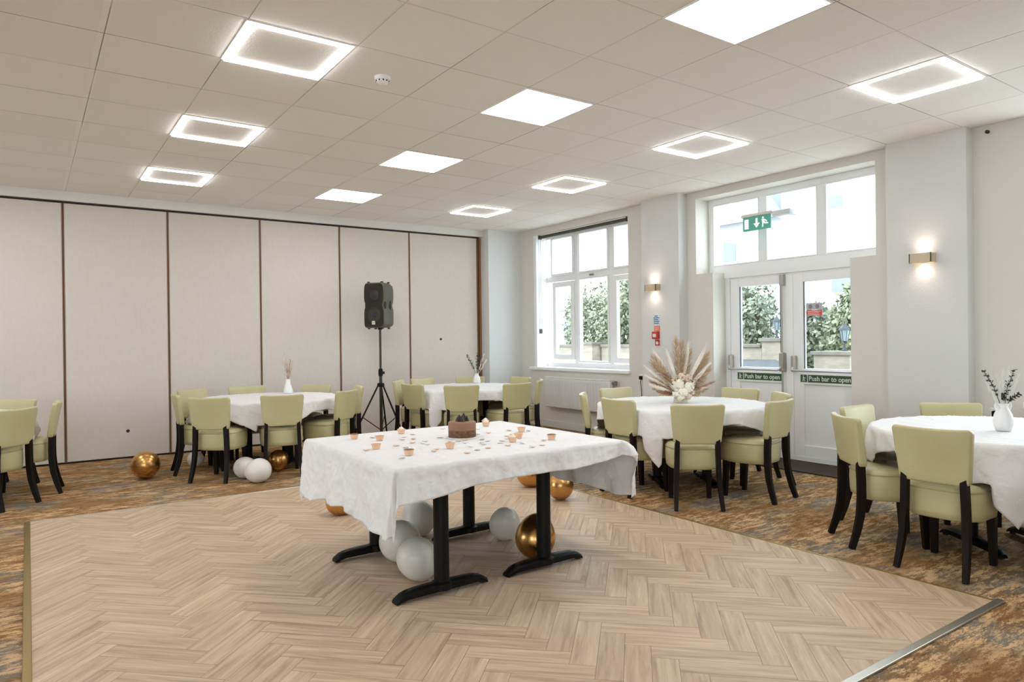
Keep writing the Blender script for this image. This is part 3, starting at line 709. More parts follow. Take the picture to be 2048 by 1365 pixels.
for k, (cx, cy, L) in TC.items():
    t = thing('round_table', L, 'table', (cx, cy, 0), 0, 'round dining tables')
    b = MB(); b.lathe([(.700, .684), (.706, .690), (.706, .706), (.702, .711)], (0, 0, 0), 64); b.build('tabletop', m_tabletop, t, sm=40)
    for s in (-1, 1):
        b = MB(); t_base(b, s*.22*math.cos(-.6), s*.22*math.sin(-.6), .684, -.6+PI/2, .27); lg = b.build('pedestal', m_black, t, sm=40)
        b = MB(); foot_pads(b, s*.22*math.cos(-.6), s*.22*math.sin(-.6), -.6+PI/2); b.build('foot_pad', m_dark, lg)
    round_cloth(k, cx, cy, CLOTH_ANG[k], CL[k])

# ------------------------------------------------------------------ cake tables
for x0, x1, px, L in ((1.43, 2.122, 1.735, 'left hand black-legged table under the cake cloth'), (2.128, 2.82, 2.400, 'right hand black-legged table under the cake cloth')):
    t = thing('pedestal_table', L, 'table', ((x0+x1)/2, 3.6, 0), 0, 'pair of tables pushed together under the cake')
    ox = (x0+x1)/2
    b = MB(); b.box(x0-ox, x1-ox, -.62, .62, .672, .702, .008); b.build('tabletop', m_tabletop, t, sm=30)
    for yy in (3.145, 3.965):
        b = MB(); t_base(b, px-ox, yy-3.6, .672, .03, .27, .040); p = b.build('pedestal', m_black, t, sm=40)
        b = MB(); foot_pads(b, px-ox, yy-3.6, .03); b.build('foot_pad', m_dark, p)
        b = MB(); b.box(px-ox-.14, px-ox+.14, yy-3.6-.03, yy-3.6+.03, .662, .673); b.build('mounting_plate', m_black, p)
def cake_cloth():
    X0, X1, Y0, Y1, zt = 1.405, 2.84, 2.965, 4.235, .708
    rnd = random.Random(5); b = MB(); g = {}
    def ext(u, side):   # overhang along each side, u in 0..1
        return {'l': .335-.02*u, 'r': .355-.03*u, 'f': .175-.055*u, 'b': .22}[side]
    nx, ny = 200, 165
    for i in range(nx+1):
        for j in range(ny+1):
            a, c = i/nx, j/ny
            tx = (a*(1.44+.335+.355)-.335); ty = c*(1.27+.175+.22)-.175
            fx = min(1, max(0, tx/1.435)); 
            if ty < 0: ty *= (.175-.065*fx+.012*math.sin(9*fx+1))/.175
            if tx < 0: tx *= (1+.06*math.sin(ty*7)+.03*math.sin(ty*17+1))
            if tx > 1.435: tx = 1.435+(tx-1.435)*(1-.10*(ty+.175)/1.6+.03*math.sin(ty*13))
            qx, qy = min(max(tx, 0), 1.435), min(max(ty, 0), 1.27); dx, dy = tx-qx, ty-qy; L = math.hypot(dx, dy)
            per = (tx if abs(dy) > abs(dx) else ty)
            if L < 1e-6:
                p = (X0+tx, Y0+ty, zt+.0006*wr(tx, ty, 0, 5)); g[i, j] = b.b.verts.new(p); continue
            nxn, nyn = dx/L, dy/L; th = math.atan2(nyn, nxn)
            cornery = min(abs(nxn), abs(nyn))*1.414
            drop = L-.018*(1-math.exp(-L/.02))
            rip = .35*math.sin(per*11+.5)+.22*math.sin(per*23+2)+.15*math.sin(per*37+1)
            out = .012*min(1, L/.03)+L*(.07+.13*rip*(1-cornery))+.05*cornery*L*math.sin(th*6)
            out += .011*min(1, L/.05)*wr(qx+nxn*.3, qy+nyn*.3, L*.8, 6)+.004*min(1, L/.05)*wr(qx, qy, L, 17)
            # the right end is pushed out in a flap near its front corner
            if dx > 0: out += .10*math.exp(-((ty+.02)/.16)**2)*min(1, L/.10)*math.exp(-L/.5)
            p = (X0+qx+nxn*out, Y0+qy+nyn*out, zt-drop)
            g[i, j] = b.b.verts.new(p)
    for i in range(nx):
        for j in range(ny): b.b.faces.new((g[i, j], g[i+1, j], g[i+1, j+1], g[i, j+1]))
    o = b.build('tablecloth', m_cloth, sm=180); md = o.modifiers.new('s', 'SOLIDIFY'); md.thickness = .0018; md.offset = 0
    tag(o, 'large white cloth covering the two cake tables in the foreground', 'tablecloth')
cake_cloth()
ZT = .7095
# cake
ck = thing('chocolate_cake', 'round two-tone chocolate cake topped with chocolate shards', 'cake', (2.175, 3.66, ZT))
b = MB(); b.lathe([(.098, 0), (.100, .002), (.100, .005), (.098, .006)], n=40); b.build('cake_board', mat('cake_board', (222, 216, 208), .4), ck)
b = MB(); b.lathe([(.083, .006), (.084, .008), (.084, .048)], n=48); b.build('lower_layer', mat('cake_crumb', (96, 64, 44), .85, bump=(90, .9, (1, 1, 1)), noise=(60, (128, 92, 68), .9, (1, 1, 1))), ck, sm=50)
b = MB(); b.lathe([(.084, .048), (.085, .050), (.085, .092), (.081, .098), (.070, .100)], n=48); b.build('upper_layer', mat('cake_mousse', (142, 104, 80), .7, bump=(25, .3, (1, 1, 4))), ck, sm=50)
b = MB(); rn = random.Random(3)
for k in range(9):
    a = k*2.4; rr = .008+.0045*k; b.lathe([(.016, .098), (.013, .106), (.004, .120+.004*(k % 3))], (rr*math.cos(a), rr*math.sin(a), 0), 8)
for q in ((-.022, -.004, .038), (.016, .006, .044), (.0, -.014, .030)):
    b.lathe([(.024, .102), (.017, .104+q[2]*.45), (.002, .104+q[2])], (q[0], q[1], 0), 5)
b.build('chocolate_topping', mat('dark_chocolate', (44, 28, 20), .35), ck)
# little dessert cups
m_cup = mat('cup_plastic', (230, 190, 156), .2); m_jelly = mat('peach_mousse', (226, 160, 112), .35); m_crumb = mat('brown_crumble', (134, 92, 58), .8, bump=(120, .8, (1, 1, 1))); m_cream = mat('cream_dollop', (238, 218, 198), .5)
CUPS = [(1.63, 4.03, 1, 'nearest the back left table corner'), (1.72, 3.86, 0, 'right of the back left one'), (1.57, 3.57, 0, 'near the left table edge'), (1.96, 4.06, 2, 'at the back edge left of the cake'),
        (1.62, 3.27, 1, 'with dark rim in the front left part'), (2.58, 4.02, 2, 'at the back edge right of the cake'), (2.60, 3.63, 0, 'rearmost of the three in a row right of the cake'), (2.42, 3.41, 0, 'middle one of the three in a row right of the cake'),
        (2.30, 3.30, 2, 'nearest of the three in a row right of the cake'), (2.54, 3.24, 1, 'closest to the right table edge'), (1.90, 3.33, 0, 'directly in front of the cake'), (2.64, 4.12, 2, 'cream topped beside the back edge')]
for i, (x, y, kind, L) in enumerate(CUPS):
    t = thing('dessert_cup', 'small peach dessert cup '+L, 'dessert', (x, y, ZT+.0005), i*.7, 'little dessert cups on the cake table')
    b = MB(); b.lathe([(.019, 0), (.026, .026), (.0285, .027), (.0285, .029), (.0255, .029), (.0235, .024)], n=22, cap=False); b.lathe([(.0005, .0), (.019, .0)], n=22, cap=False); b.build('cup', [m_cup], t, sm=50)
    b = MB(); b.lathe([(.0185, .003), (.0235, .022), (.018, .0265), (.006, .028)], n=20); b.build('filling', m_jelly, t, sm=50)
    b = MB()
    if kind == 1: b.lathe([(.0270, .026), (.024, .031), (.012, .0325)], n=16); b.build('crumble', m_crumb, t, sm=50)
    elif kind == 2: b.lathe([(.018, .024), (.019, .032), (.010, .040), (.002, .046)], n=14); b.build('cream', m_cream, t, sm=50)
    else: b.lathe([(.020, .024), (.018, .030), (.006, .032)], n=14); b.build('glaze', mat('peach_glaze', (236, 150, 100), .2), t, sm=50)
# scattered petals
m_pet = [mat('petal_white', (230, 226, 220), .5), mat('petal_grey', (222, 219, 214), .5), mat('petal_peach', (232, 196, 168), .5)]
def petal_mesh(i):
    rn = random.Random(40+i); b = MB(); N = 12
    top = []; bot = []
    for k in range(N):
        a = 2*PI*k/N; r = .019*(1+.12*math.cos(a)); z = .004+.005*abs(math.sin(a+i))*(1 if i % 2 else .5)
        top.append(b.b.verts.new((r*math.cos(a), r*.78*math.sin(a), z))); bot.append(b.b.verts.new((r*.9*math.cos(a), r*.7*math.sin(a), z-.003)))
    c1, c2 = b.b.verts.new((0, 0, .0035)), b.b.verts.new((0, 0, .0005))
    for k in range(N):
        b.b.faces.new((c1, top[k], top[(k+1) % N])); b.b.faces.new((c2, bot[(k+1) % N], bot[k])); b.b.faces.new((top[k], bot[k], bot[(k+1) % N], top[(k+1) % N]))
    bmesh.ops.recalc_face_normals(b.b, faces=b.b.faces); me = bpy.data.meshes.new('rose_petal'); b.b.to_mesh(me); b.b.free(); smooth(me, 60); me.materials.append(m_pet[i % 3]); return me
pm = [petal_mesh(i) for i in range(6)]; rn = random.Random(21); placed = [(x, y) for x, y, _, _ in CUPS]
nP = 0; tries = 0
PN = ['white', 'pale grey', 'pale peach']
while nP < 46 and tries < 4000:
    tries += 1
    x, y = 2.07+rn.gauss(0, .30), 3.50+rn.gauss(0, .27)
    if not (1.47 < x < 2.76 and 3.04 < y < 4.16): continue
    if math.hypot(x-2.175, y-3.66) < .125 or any(math.hypot(x-a, y-c) < .052 for a, c in placed): continue
    placed.append((x, y)); o = newobj('rose_petal', pm[nP % 6], None, None, (x, y, ZT+.0008), rn.random()*6.28)
    tag(o, PN[nP % 3]+' petal scattered flat on the cake tablecloth', 'petal', PN[nP % 3]+' petals scattered on the cake tablecloth'); nP += 1

# ------------------------------------------------------------------ balloons
def balloon(name_mat, r, loc, tilt, az, label, group, sy=1.0):
    """teardrop balloon; tilt: direction of the knot from straight down, az: heading"""
    t = thing('balloon', label, 'balloon', (loc[0], loc[1], 0), 0, group)
    N = 26; prof = []
    for k in range(1, N):
        u = k/N; a = PI*u; z = -math.cos(a); rr = math.sin(a)
        if z < 0: z *= 1.22; rr *= (1-.10*(-z/1.22)**2)
        prof.append((rr*r, z*r))
    b = MB(); b.lathe(prof, n=32)
    body = b.build('balloon_skin', name_mat, t, sm=70)
    b = MB(); b.lathe([(.004, -1.18*r), (.005, -1.225*r), (.009, -1.26*r), (.011, -1.285*r), (.008, -1.29*r)], n=12); kn = b.build('knot', name_mat, body, sm=60)
    R = Matrix.Rotation(az, 4, 'Z') @ Matrix.Rotation(tilt, 4, 'Y')
    mn = min((R @ v.co).z for v in list(body.data.vertices)+list(kn.data.vertices))
    R.translation = (0, 0, -mn+.001+(loc[2] if len(loc) > 2 else 0)); body.matrix_local = R
    return t
GG, GW = 'gold balloons on the floor', 'white balloons on the floor'
cam_az = lambda x, y: math.atan2(y, x)+PI      # heading from the balloon towards the camera
r90 = PI/2
balloon(m_gold, .130, (.92, 7.52), -(r90-.75), math.atan2(7.5, .92), 'gold chrome balloon alone on the carpet by the partition', GG)
balloon(m_ballw, .103, (1.70, 6.96), r90, 2.6, 'white balloon on the carpet, left and partly behind the other white one', GW)
balloon(m_ballw, .113, (1.755, 6.66), -(r90-.25), PI-.75, 'white balloon on the carpet with its knot pointing right', GW)
balloon(m_ballw, .082, (1.44, 7.93), r90, 2.0, 'pale balloon in the shade under the seat of the left front chair', GW)
balloon(m_gold, .098, (2.07, 7.12), .4, 1.0, 'gold balloon in the dark under the pink-plume vase table', GG)
balloon(m_ballw, .110, (1.715, 3.385), .5, 2.5, 'white balloon nearest us, behind the front left table leg', GW)
balloon(m_ballw, .120, (1.78, 3.73), .9, 3.3, 'white balloon under the front left corner of the cake cloth', GW)
balloon(m_ballw, .118, (2.13, 4.17), .9, 1.2, 'white balloon between the two left legs, behind the nearest ones', GW)
balloon(m_ballw, .102, (2.53, 3.73), 2.6, 1.2, 'white balloon left of the gold one beneath the cake tables', GW)
balloon(m_gold, .120, (2.465, 3.315), PI-.35, 3.4, 'gold balloon against the front right table leg', GG)
balloon(m_gold, .108, (3.50, 4.36), .5, 4.0, 'gold balloon on the wood floor below the right end of the cloth', GG)
balloon(m_gold, .108, (3.60, 4.92), .7, 3.0, 'gold balloon behind the right front table leg, further back', GG)
balloon(m_gold, .095, (1.90, 5.02), 1.0, 2.6, 'gold balloon peeping out below the left hem of the cake cloth', GG)

# ------------------------------------------------------------------ loudspeaker and stand
SX, SY = 3.86, 8.60
m_stand = mat('stand_grey', (58, 56, 48), .4, metal=.3)
ss = thing('speaker_stand', 'dark tripod speaker stand in front of the partition', 'stand', (SX, SY, 0))
b = MB(); b.tube([(0, 0, .80), (0, 0, 1.50)], .015, 12); b.build('pole', m_stand, ss, sm=50)
b = MB(); b.tube([(0, 0, .10), (0, 0, .88)], .021, 12); b.build('lower_tube', m_stand, ss, sm=50)
b = MB(); b.lathe([(.028, .84), (.03, .86), (.03, .92), (.022, .94)], n=14); b.box(.02, .055, -.012, .012, .865, .90, .004); b.lathe([(.045, .70), (.05, .715), (.045, .745), (.026, .75)], n=14); b.build('collar', m_black, ss)
for k in range(3):
    a = YAW*-1+k*2*PI/3-PI/2+PI; c, s = math.cos(a), math.sin(a)
    b = MB(); b.tube([(.035*c, .035*s, .72), (.40*c, .40*s, .03)], .0115, 8); lg = b.build('leg', m_black, ss, sm=50)
    b = MB(); b.lathe([(.018, 0), (.018, .03), (.012, .05)], (.405*c, .405*s, 0), 10); b.build('rubber_foot', m_dark, lg)
    b = MB(); b.tube([(.255*c, .255*s, .305), (.02*c, .02*s, .13)], .006, 6); b.build('brace', m_black, ss)
sp = thing('loudspeaker', 'black plastic loudspeaker on top of the tripod stand', 'speaker', (SX, SY, 1.48), -.02)
def speaker():
    w, h, d = .155, .60, .30
    prof = []      # waisted outline, right half from bottom to top
    ys = [0, .01, .03, .06, .12, .20, .245, .27, .30, .33, .355, .40, .48, .54, .57, .59, .60]
    wx = [.115, .138, .150, .154, .155, .155, .150, .140, .134, .140, .150, .155, .155, .152, .145, .132, .110]
    out = [(x, z) for x, z in zip(wx, ys)]+[(-x, z) for x, z in reversed(list(zip(wx, ys)))]
    def scaled(s, inset=0): return [(x*s, .3+(z-.3)*(1-(1-s)*.6)) for x, z in out]
    b = MB(); rings = []
    for yy, s in ((-.150, .93), (-.142, .985), (-.12, 1.0), (.05, .97), (.13, .86), (.15, .78)):
        rings.append([b.b.verts.new((x, yy, z)) for x, z in scaled(s)])
    n = len(out)
    for A, B in zip(rings, rings[1:]):
        for k in range(n): b.b.faces.new((A[k], A[(k+1) % n], B[(k+1) % n], B[k]))
    b.b.faces.new(rings[0]); b.b.faces.new(list(reversed(rings[-1])))
    cab = b.build('cabinet', mat('speaker_plastic', (84, 82, 70), .5, bump=(200, .2, (1, 1, 1))), sp, sm=35)
    b = MB(); g = [(x, z) for x, z in scaled(.90)]; b.prism(g, -.158, -.148, 'xz'); gr = b.build('grille', mat('speaker_grille', (34, 27, 20), .6, bump=(260, .8, (1, 1, 1))), sp)
    b = MB(); b.lathe([(.085, -.163), (.100, -.160), (.103, -.157)], (0, 0, .17), 32, axis='y'); b.build('woofer', mat('woofer_cone', (40, 33, 26), .5), gr)
    b = MB(); b.lathe([(.050, -.164), (.070, -.161), (.075, -.157)], (0, 0, .43), 28, axis='y'); b.build('tweeter_horn', mat('horn_black', (28, 22, 17), .4), gr)
    b = MB(); b.lathe([(.030, -.166), (.038, -.162)], (.018, 0, .43), 20, axis='y'); b.lathe([(.034, -.167), (.045, -.162)], (.018, 0, .18), 20, axis='y'); b.build('dust_cap', mat('cap_black', (20, 15, 11), .35), gr)
    b = MB(); b.box(-.022, .022, -.170, -.158, .045, .092, .002); bd = b.build('badge', mat('badge_white', (222, 216, 204), .4), gr)
    b = MB(); b.lathe([(.007, -.1712), (.007, -.170)], (0, 0, .072), 12, axis='y'); b.box(-.012, .012, -.1712, -.170, .053, .058); b.build('badge_mark', mat('badge_grey', (150, 142, 130), .4), bd)
    for s in (1, -1):
        b = MB(); b.lathe([(.040, s*.140), (.036, s*.150)] if s > 0 else [(.036, -.150), (.040, -.140)], (0, -.105, .30), 18, axis='x', sx=.5, sy=1.3); b.build('side_port', m_dark, cab)
        b = MB(); b.box(s*.143-.004, s*.143+.006, .02, .042, .235, .365, .006); b.build('handle', m_dark, cab)
    b = MB()
    for x in (-.10, .10):
        for yy in (-.11, .06):
            for z in (-.012, .598): b.box(x-.014, x+.014, yy-.014, yy+.014, z, z+.016, .003)
    b.build('rubber_foot', m_dark, cab)
    b = MB(); b.lathe([(.03, -.02), (.03, .004)], (0, 0, 0), 14); b.build('pole_cup', m_black, cab)
speaker(); sp.rotation_euler = (0, 0, -.42+.05)
sp.rotation_euler = (0, 0, -.95)

# ------------------------------------------------------------------ vases and flowers
m_vase = mat('white_ceramic', (230, 229, 227), .35)
def sprig(b, base, tip, n, size, spread, rn, twist=0):
    b0, t0 = Vector(base), Vector(tip); d = (t0-b0).normalized(); side = d.cross(Vector((0, 0, 1)) if abs(d.z) < .95 else Vector((1, 0, 0))).normalized(); oth = d.cross(side)
    for k in range(n):
        t = .25+.75*k/(n-1); p = b0.lerp(t0, t); a = k*2.4+twist; o = side*math.cos(a)+oth*math.sin(a)
        q = p+o*size*.9+d*size*.6; w = d.cross(o)*size*.38
        m1 = p.lerp(q, .5)
        vs = [b.b.verts.new(x) for x in (p, m1+w, q, m1-w)]; b.b.faces.new(vs)
def plume(b, base, tip, r, rn, n=90, curl=.0, ln=1.0):
    """pampas plume of many fine hair blades round a stem"""
    b0, t0 = Vector(base), Vector(tip); d = (t0-b0); L = d.length; d.normalize(); side = d.cross(Vector((.3, .2, 1))).normalized(); oth = d.cross(side)
    b.tube([b0, b0.lerp(t0, .5), t0], [.0028, .0022, .001], 5)
    for k in range(n):
        t = .30+.68*rn.random(); p = b0.lerp(t0, t); a = rn.random()*6.283; o = side*math.cos(a)+oth*math.sin(a)
        env = r*(1-.75*abs((t-.6)/.42)**1.6)
        if env <= .004: env = .004
        q = p+o*env*(.6+.5*rn.random())+d*L*(.10+.08*rn.random()); w = d.cross(o)*.0022; m1 = p.lerp(q, .5)+o*env*.22
        vs = [b.b.verts.new(x) for x in (p+w*.5, p-w*.5, m1-w, q, m1+w)]; b.b.faces.new(vs)
def fat_plume(b, base, tip, r, rn):
    """soft bunny-tail like body plus hairs"""
    b0, t0 = Vector(base), Vector(tip); pts, rs = [], []
    for k in range(12):
        t = .30+.70*k/11; pts.append(b0.lerp(t0, t)); rs.append(max(.002, r*.55*math.sin(PI*min(1, (k+.7)/12.5))**.7))
    b.tube(pts, rs, 8); b.tube([b0, b0.lerp(t0, .35)], .0028, 5); plume(b, base, tip, r, rn, 150)
rn = random.Random(11)
def vase_bottle(loc, label, hgt=.17):
    t = thing('bud_vase', label, 'vase', loc)
    b = MB(); b.lathe([(.044, 0), (.052, .004), (.052, .035), (.042, .075), (.031, .10), (.026, hgt-.02), (.026, hgt-.006), (.028, hgt), (.021, hgt), (.020, hgt-.03)], n=28)
    b.build('vase_body', m_vase, t, sm=60); return t
ZC = .7185
# pink plume vase (left table)
va = vase_bottle((2.45, 8.02, ZC), 'slim white vase holding pale pink dried plumes', .165)
fl = thing('dried_bouquet', 'pale pink and brown dried plumes in the slim white vase', 'flowers', (2.45, 8.02, ZC+.165))
b = MB(); plume(b, (0, 0, -.08), (-.06, 0, .23), .035, rn, 80); plume(b, (0, 0, -.08), (-.03, .02, .30), .02, rn, 50); b.build('pink_plume', mat('pink_plume', (226, 208, 196), .8), fl)
b = MB(); plume(b, (0, 0, -.08), (.045, 0, .20), .04, rn, 90); plume(b, (0, 0, -.08), (.0, -.02, .20), .035, rn, 70); b.build('peach_plume', mat('peach_plume', (222, 196, 176), .8), fl)
b = MB()
for tip in ((.03, 0, .215), (-.01, .01, .17), (.015, -.01, .13)): sprig(b, (0, 0, -.05), tip, 9, .018, 0, rn); b.tube([(0, 0, -.05), tip], .0018, 5)
b.build('brown_sprig', mat('brown_sprig', (120, 100, 78), .8), fl)
# eucalyptus vase (far corner table)
m_euc = mat('dark_eucalyptus', (52, 62, 52), .6); m_pale = mat('bleached_sprig', (232, 230, 224), .8)
vb = vase_bottle((5.02, 8.04, ZC), 'white bottle vase with dark eucalyptus on the corner table', .13)
fl = thing('eucalyptus_sprigs', 'dark eucalyptus and bleached sprigs on the corner table', 'flowers', (5.02, 8.04, ZC+.13))
def euc(fl, scale, dirs, pale):
    b = MB()
    for i, tip in enumerate(dirs):
        tip = tuple(c*scale for c in tip); b.tube([(0, 0, -.05), tuple(c*.5+(.006 if j == 2 else 0) for j, c in enumerate(tip)), tip], .0018, 5); sprig(b, (0, 0, 0), tip, 14, .030*scale/.7, 0, rn, i); sprig(b, (0, 0, 0), tip, 13, .024*scale/.7, 0, rn, i+1.3)
    b.build('dark_sprig', m_euc, fl)
    b = MB()
    for tip in pale: tip = tuple(c*scale for c in tip); plume(b, (0, 0, -.05), tip, .03*scale, rn, 60)
    b.build('bleached_plume', m_pale, fl)
euc(fl, .80, ((-.13, .09, .30), (.02, -.01, .33), (.05, -.03, .27)), ((.10, -.07, .31), (-.03, .05, .26), (.14, -.09, .22)))
# two-eared face vase (right table)
vd = thing('eared_vase', 'rounded white vase with two ears at its rim', 'vase', (4.80, 1.73, ZC), 0)
b = MB(); b.lathe([(.030, 0), (.040, .004), (.050, .035), (.053, .065), (.046, .10), (.034, .125), (.026, .140), (.028, .155), (.033, .165), (.026, .165), (.022, .145)], n=32); b.build('vase_body', m_vase, vd, sm=60)
ax = Vector((math.cos(-YAW), math.sin(-YAW), 0))
for s in (-1, 1):
    b = MB(); p = ax*s*.030; b.tube([p+Vector((0, 0, .130)), p+ax*s*.012+Vector((0, 0, .150)), p+ax*s*.014+Vector((0, 0, .178))], [.014, .011, .002], 8); b.build('ear', m_vase, vd, sm=60)
fl = thing('eucalyptus_sprigs', 'dark eucalyptus and bleached sprigs in the two-eared vase', 'flowers', (4.80, 1.73, ZC+.165))
euc(fl, .55, ((-.17, .11, .34), (.05, -.03, .22), (.10, -.07, .36), (.0, .0, .10), (.13, -.11, .10)), ((.0, .0, .36), (-.06, .04, .32), (.15, -.10, .30), (.06, -.04, .38), (-.12, .10, .20)))
# large dried arrangement (window side table)
ar = thing('dried_arrangement', 'large fan of pampas plumes round a ball of cream flowers', 'flowers', (4.80, 4.24, ZC))
Ra, Fa = Vector((math.cos(-YAW), math.sin(-YAW), 0)), Vector((math.sin(YAW), math.cos(YAW), 0))
b = MB(); b.lathe([(.060, 0), (.064, .004), (.060, .05), (.05, .06)], n=28); b.build('vessel', mat('vessel_cream', (214, 206, 186), .5), ar, sm=50)
def fan(ang, L, depth=.04): d = Ra*math.sin(ang)+Vector((0, 0, math.cos(ang))); return d*L+Fa*depth
c0 = Vector((0, 0, .16))
m_p1 = mat('cream_pampas', (236, 228, 214), .85); m_p2 = mat('tan_pampas', (200, 172, 140), .85); m_p3 = mat('russet_grass', (176, 132, 108), .85)
for i, (deg, L) in enumerate(((-36, .36), (-62, .33), (-90, .26), (14, .37), (34, .40), (72, .28), (-20, .30), (55, .31), (95, .24), (-75, .30))):
    b = MB(); fat_plume(b, c0*.4, c0+fan(math.radians(deg), L, rn.uniform(-.02, .09)), .034, rn); b.build('cream_plume', m_p1, ar)
for i, (deg, L) in enumerate(((-4, .40), (4, .37), (-50, .31), (-44, .34), (50, .34), (44, .36), (-78, .25), (78, .24), (-100, .21), (104, .22), (20, .32), (62, .30))):
    b = MB(); plume(b, c0*.5, c0+fan(math.radians(deg), L, rn.uniform(.0, .12)), .062, rn, 260); b.build('tan_plume', m_p2, ar)
for deg, L in ((-104, .22), (-112, .19), (100, .25), (110, .19), (86, .27), (-84, .26)):
    b = MB(); plume(b, c0*.5, c0+fan(math.radians(deg), L, rn.uniform(-.05, .06)), .026, rn, 110); b.build('russet_grass', m_p3, ar)
def blossom(b, c, r, rn):
    for k in range(60):
        d = Vector((rn.gauss(0, 1), rn.gauss(0, 1), rn.gauss(0, 1))).normalized(); p = c+d*r; s = d.cross(Vector((.2, .3, .9))).normalized(); o = d.cross(s); q = r*.34
        a = rn.random()*3.14; s2 = s*math.cos(a)+o*math.sin(a); o2 = d.cross(s2)
        b.b.faces.new([b.b.verts.new(x) for x in (p+s2*q+d*.004, p+o2*q, p-s2*q+d*.004, p-o2*q)])
for i, (x, y, z, r, m) in enumerate(((-.03, -.06, .17, .055, 0), (.05, -.07, .14, .05, 0), (.0, -.08, .10, .05, 0), (-.045, -.07, .09, .042, 0), (.055, -.06, .22, .036, 1), (-.0, -.05, .235, .034, 2), (.04, -.08, .07, .034, 1), (-.06, -.05, .20, .03, 2), (.08, -.05, .18, .034, 0), (.0, .02, .16, .06, 0), (-.02, -.09, .055, .03, 0), (.085, -.06, .10, .028, 1))):
    cen = Ra*x-Fa*(-y)+Vector((0, 0, z)); b = MB(); blossom(b, cen, r, rn); b.lathe([(r*.3, -r*.9), (r*.85, -r*.4), (r*.9, 0), (r*.85, r*.4), (r*.3, r*.9)], cen, 12)
    b.build('blossom', [mat('hydrangea_cream', (238, 232, 214), .7), mat('rose_blush', (228, 206, 184), .7), mat('rose_peach', (236, 212, 188), .7)][m], ar)
b = MB()
for k in range(14):
    a = rn.random()*6.28; p = c0+Ra*.085*math.cos(a)-Fa*.09+Vector((0, 0, .075*math.sin(a)-.02)); sprig(b, p, p+Ra*.03*math.cos(a)+Vector((0, 0, .03)), 4, .016, 0, rn)
b.build('dark_leaves', mat('olive_leaf', (96, 88, 58), .7), ar)

# ------------------------------------------------------------------ outside
m_stone = mat('garden_stone', (146, 136, 120), .9, noise=(4, (122, 114, 102), .8, (1, 1, 3)), bump=(18, .6, (1, 1, 2)))
m_cop = mat('coping_stone', (112, 106, 96), .9, noise=(6, (92, 88, 80), .8, (1, 1, 1)))
b = MB(); b.quad([(-40, -40, -.02), (60, -40, -.02), (60, 60, -.02), (-40, 60, -.02)]); st(b.build('floor', mat('paving', (198, 196, 192), .9, noise=(2, (186, 184, 180), .7, (1, 1, 1)))))
def garden_wall(y0, y1, x, h, label):
    t = thing('garden_wall', label, 'wall', (x, (y0+y1)/2, -.02), 0, 'low garden walls outside'); hy = (y1-y0)/2
    b = MB(); b.box(-.12, .12, -hy, hy, 0, h); b.build('stonework', m_stone, t)
    b = MB(); b.box(-.17, .17, -hy, hy, h, h+.07, .01); b.build('coping', m_cop, t)
garden_wall(8.62, 13.4, 12.3, 1.10, 'low stone garden wall seen through the left door pane')
garden_wall(14.1, 18.0, 12.3, 1.10, 'low stone garden wall seen at the left of the far window')
def pillar(x, y, h, w, label):
    t = thing('gate_pillar', label, 'pillar', (x, y, -.02), 0, 'stone gate pillars outside')
    b = MB(); b.box(-w, w, -w, w, 0, h); b.build('stonework', m_stone, t)
    b = MB(); b.box(-w-.05, w+.05, -w-.05, w+.05, h, h+.07, .01); b.build('cap', m_cop, t)
pillar(12.2, 8.22, 1.22, .24, 'stone gate pillar with a lantern, seen through the left door pane')
pillar(12.2, 6.95, .97, .34, 'broad stone gate pillar with a lantern, seen through the right door pane')
pillar(12.2, 13.75, 1.16, .28, 'stone pillar in the garden wall, seen through the far window')
def lantern(x, y, z, s, label):
    t = thing('garden_lantern', label, 'lantern', (x, y, z), 0, 'lanterns on the gate pillars'); m = mat('lantern_iron', (26, 36, 40), .5)
    b = MB(); b.lathe([(.05*s, 0), (.05*s, .02*s), (.018*s, .05*s), (.016*s, .16*s), (.04*s, .18*s)], n=12); b.build('post', m, t)
    b = MB(); b.lathe([(.05*s, .18*s), (.085*s, .38*s)], n=6); b.build('lantern_glass', mat('lantern_glass', (110, 124, 128), .2), t)
    b = MB()
    for k in range(6): a = 2*PI*k/6; b.tube([(.052*s*math.cos(a), .052*s*math.sin(a), .18*s), (.087*s*math.cos(a), .087*s*math.sin(a), .38*s)], .005*s, 5)
    b.build('cage', m, t)
    b = MB(); b.lathe([(.105*s, .38*s), (.09*s, .41*s), (.03*s, .47*s), (.012*s, .50*s), (.014*s, .53*s)], n=12); b.build('lantern_roof', m, t)
lantern(12.2, 8.28, 1.27, .85, 'green iron lantern on the pillar seen through the left pane')
lantern(12.2, 6.89, 1.02, 1.0, 'blue-grey iron lantern on the pillar seen through the right pane')
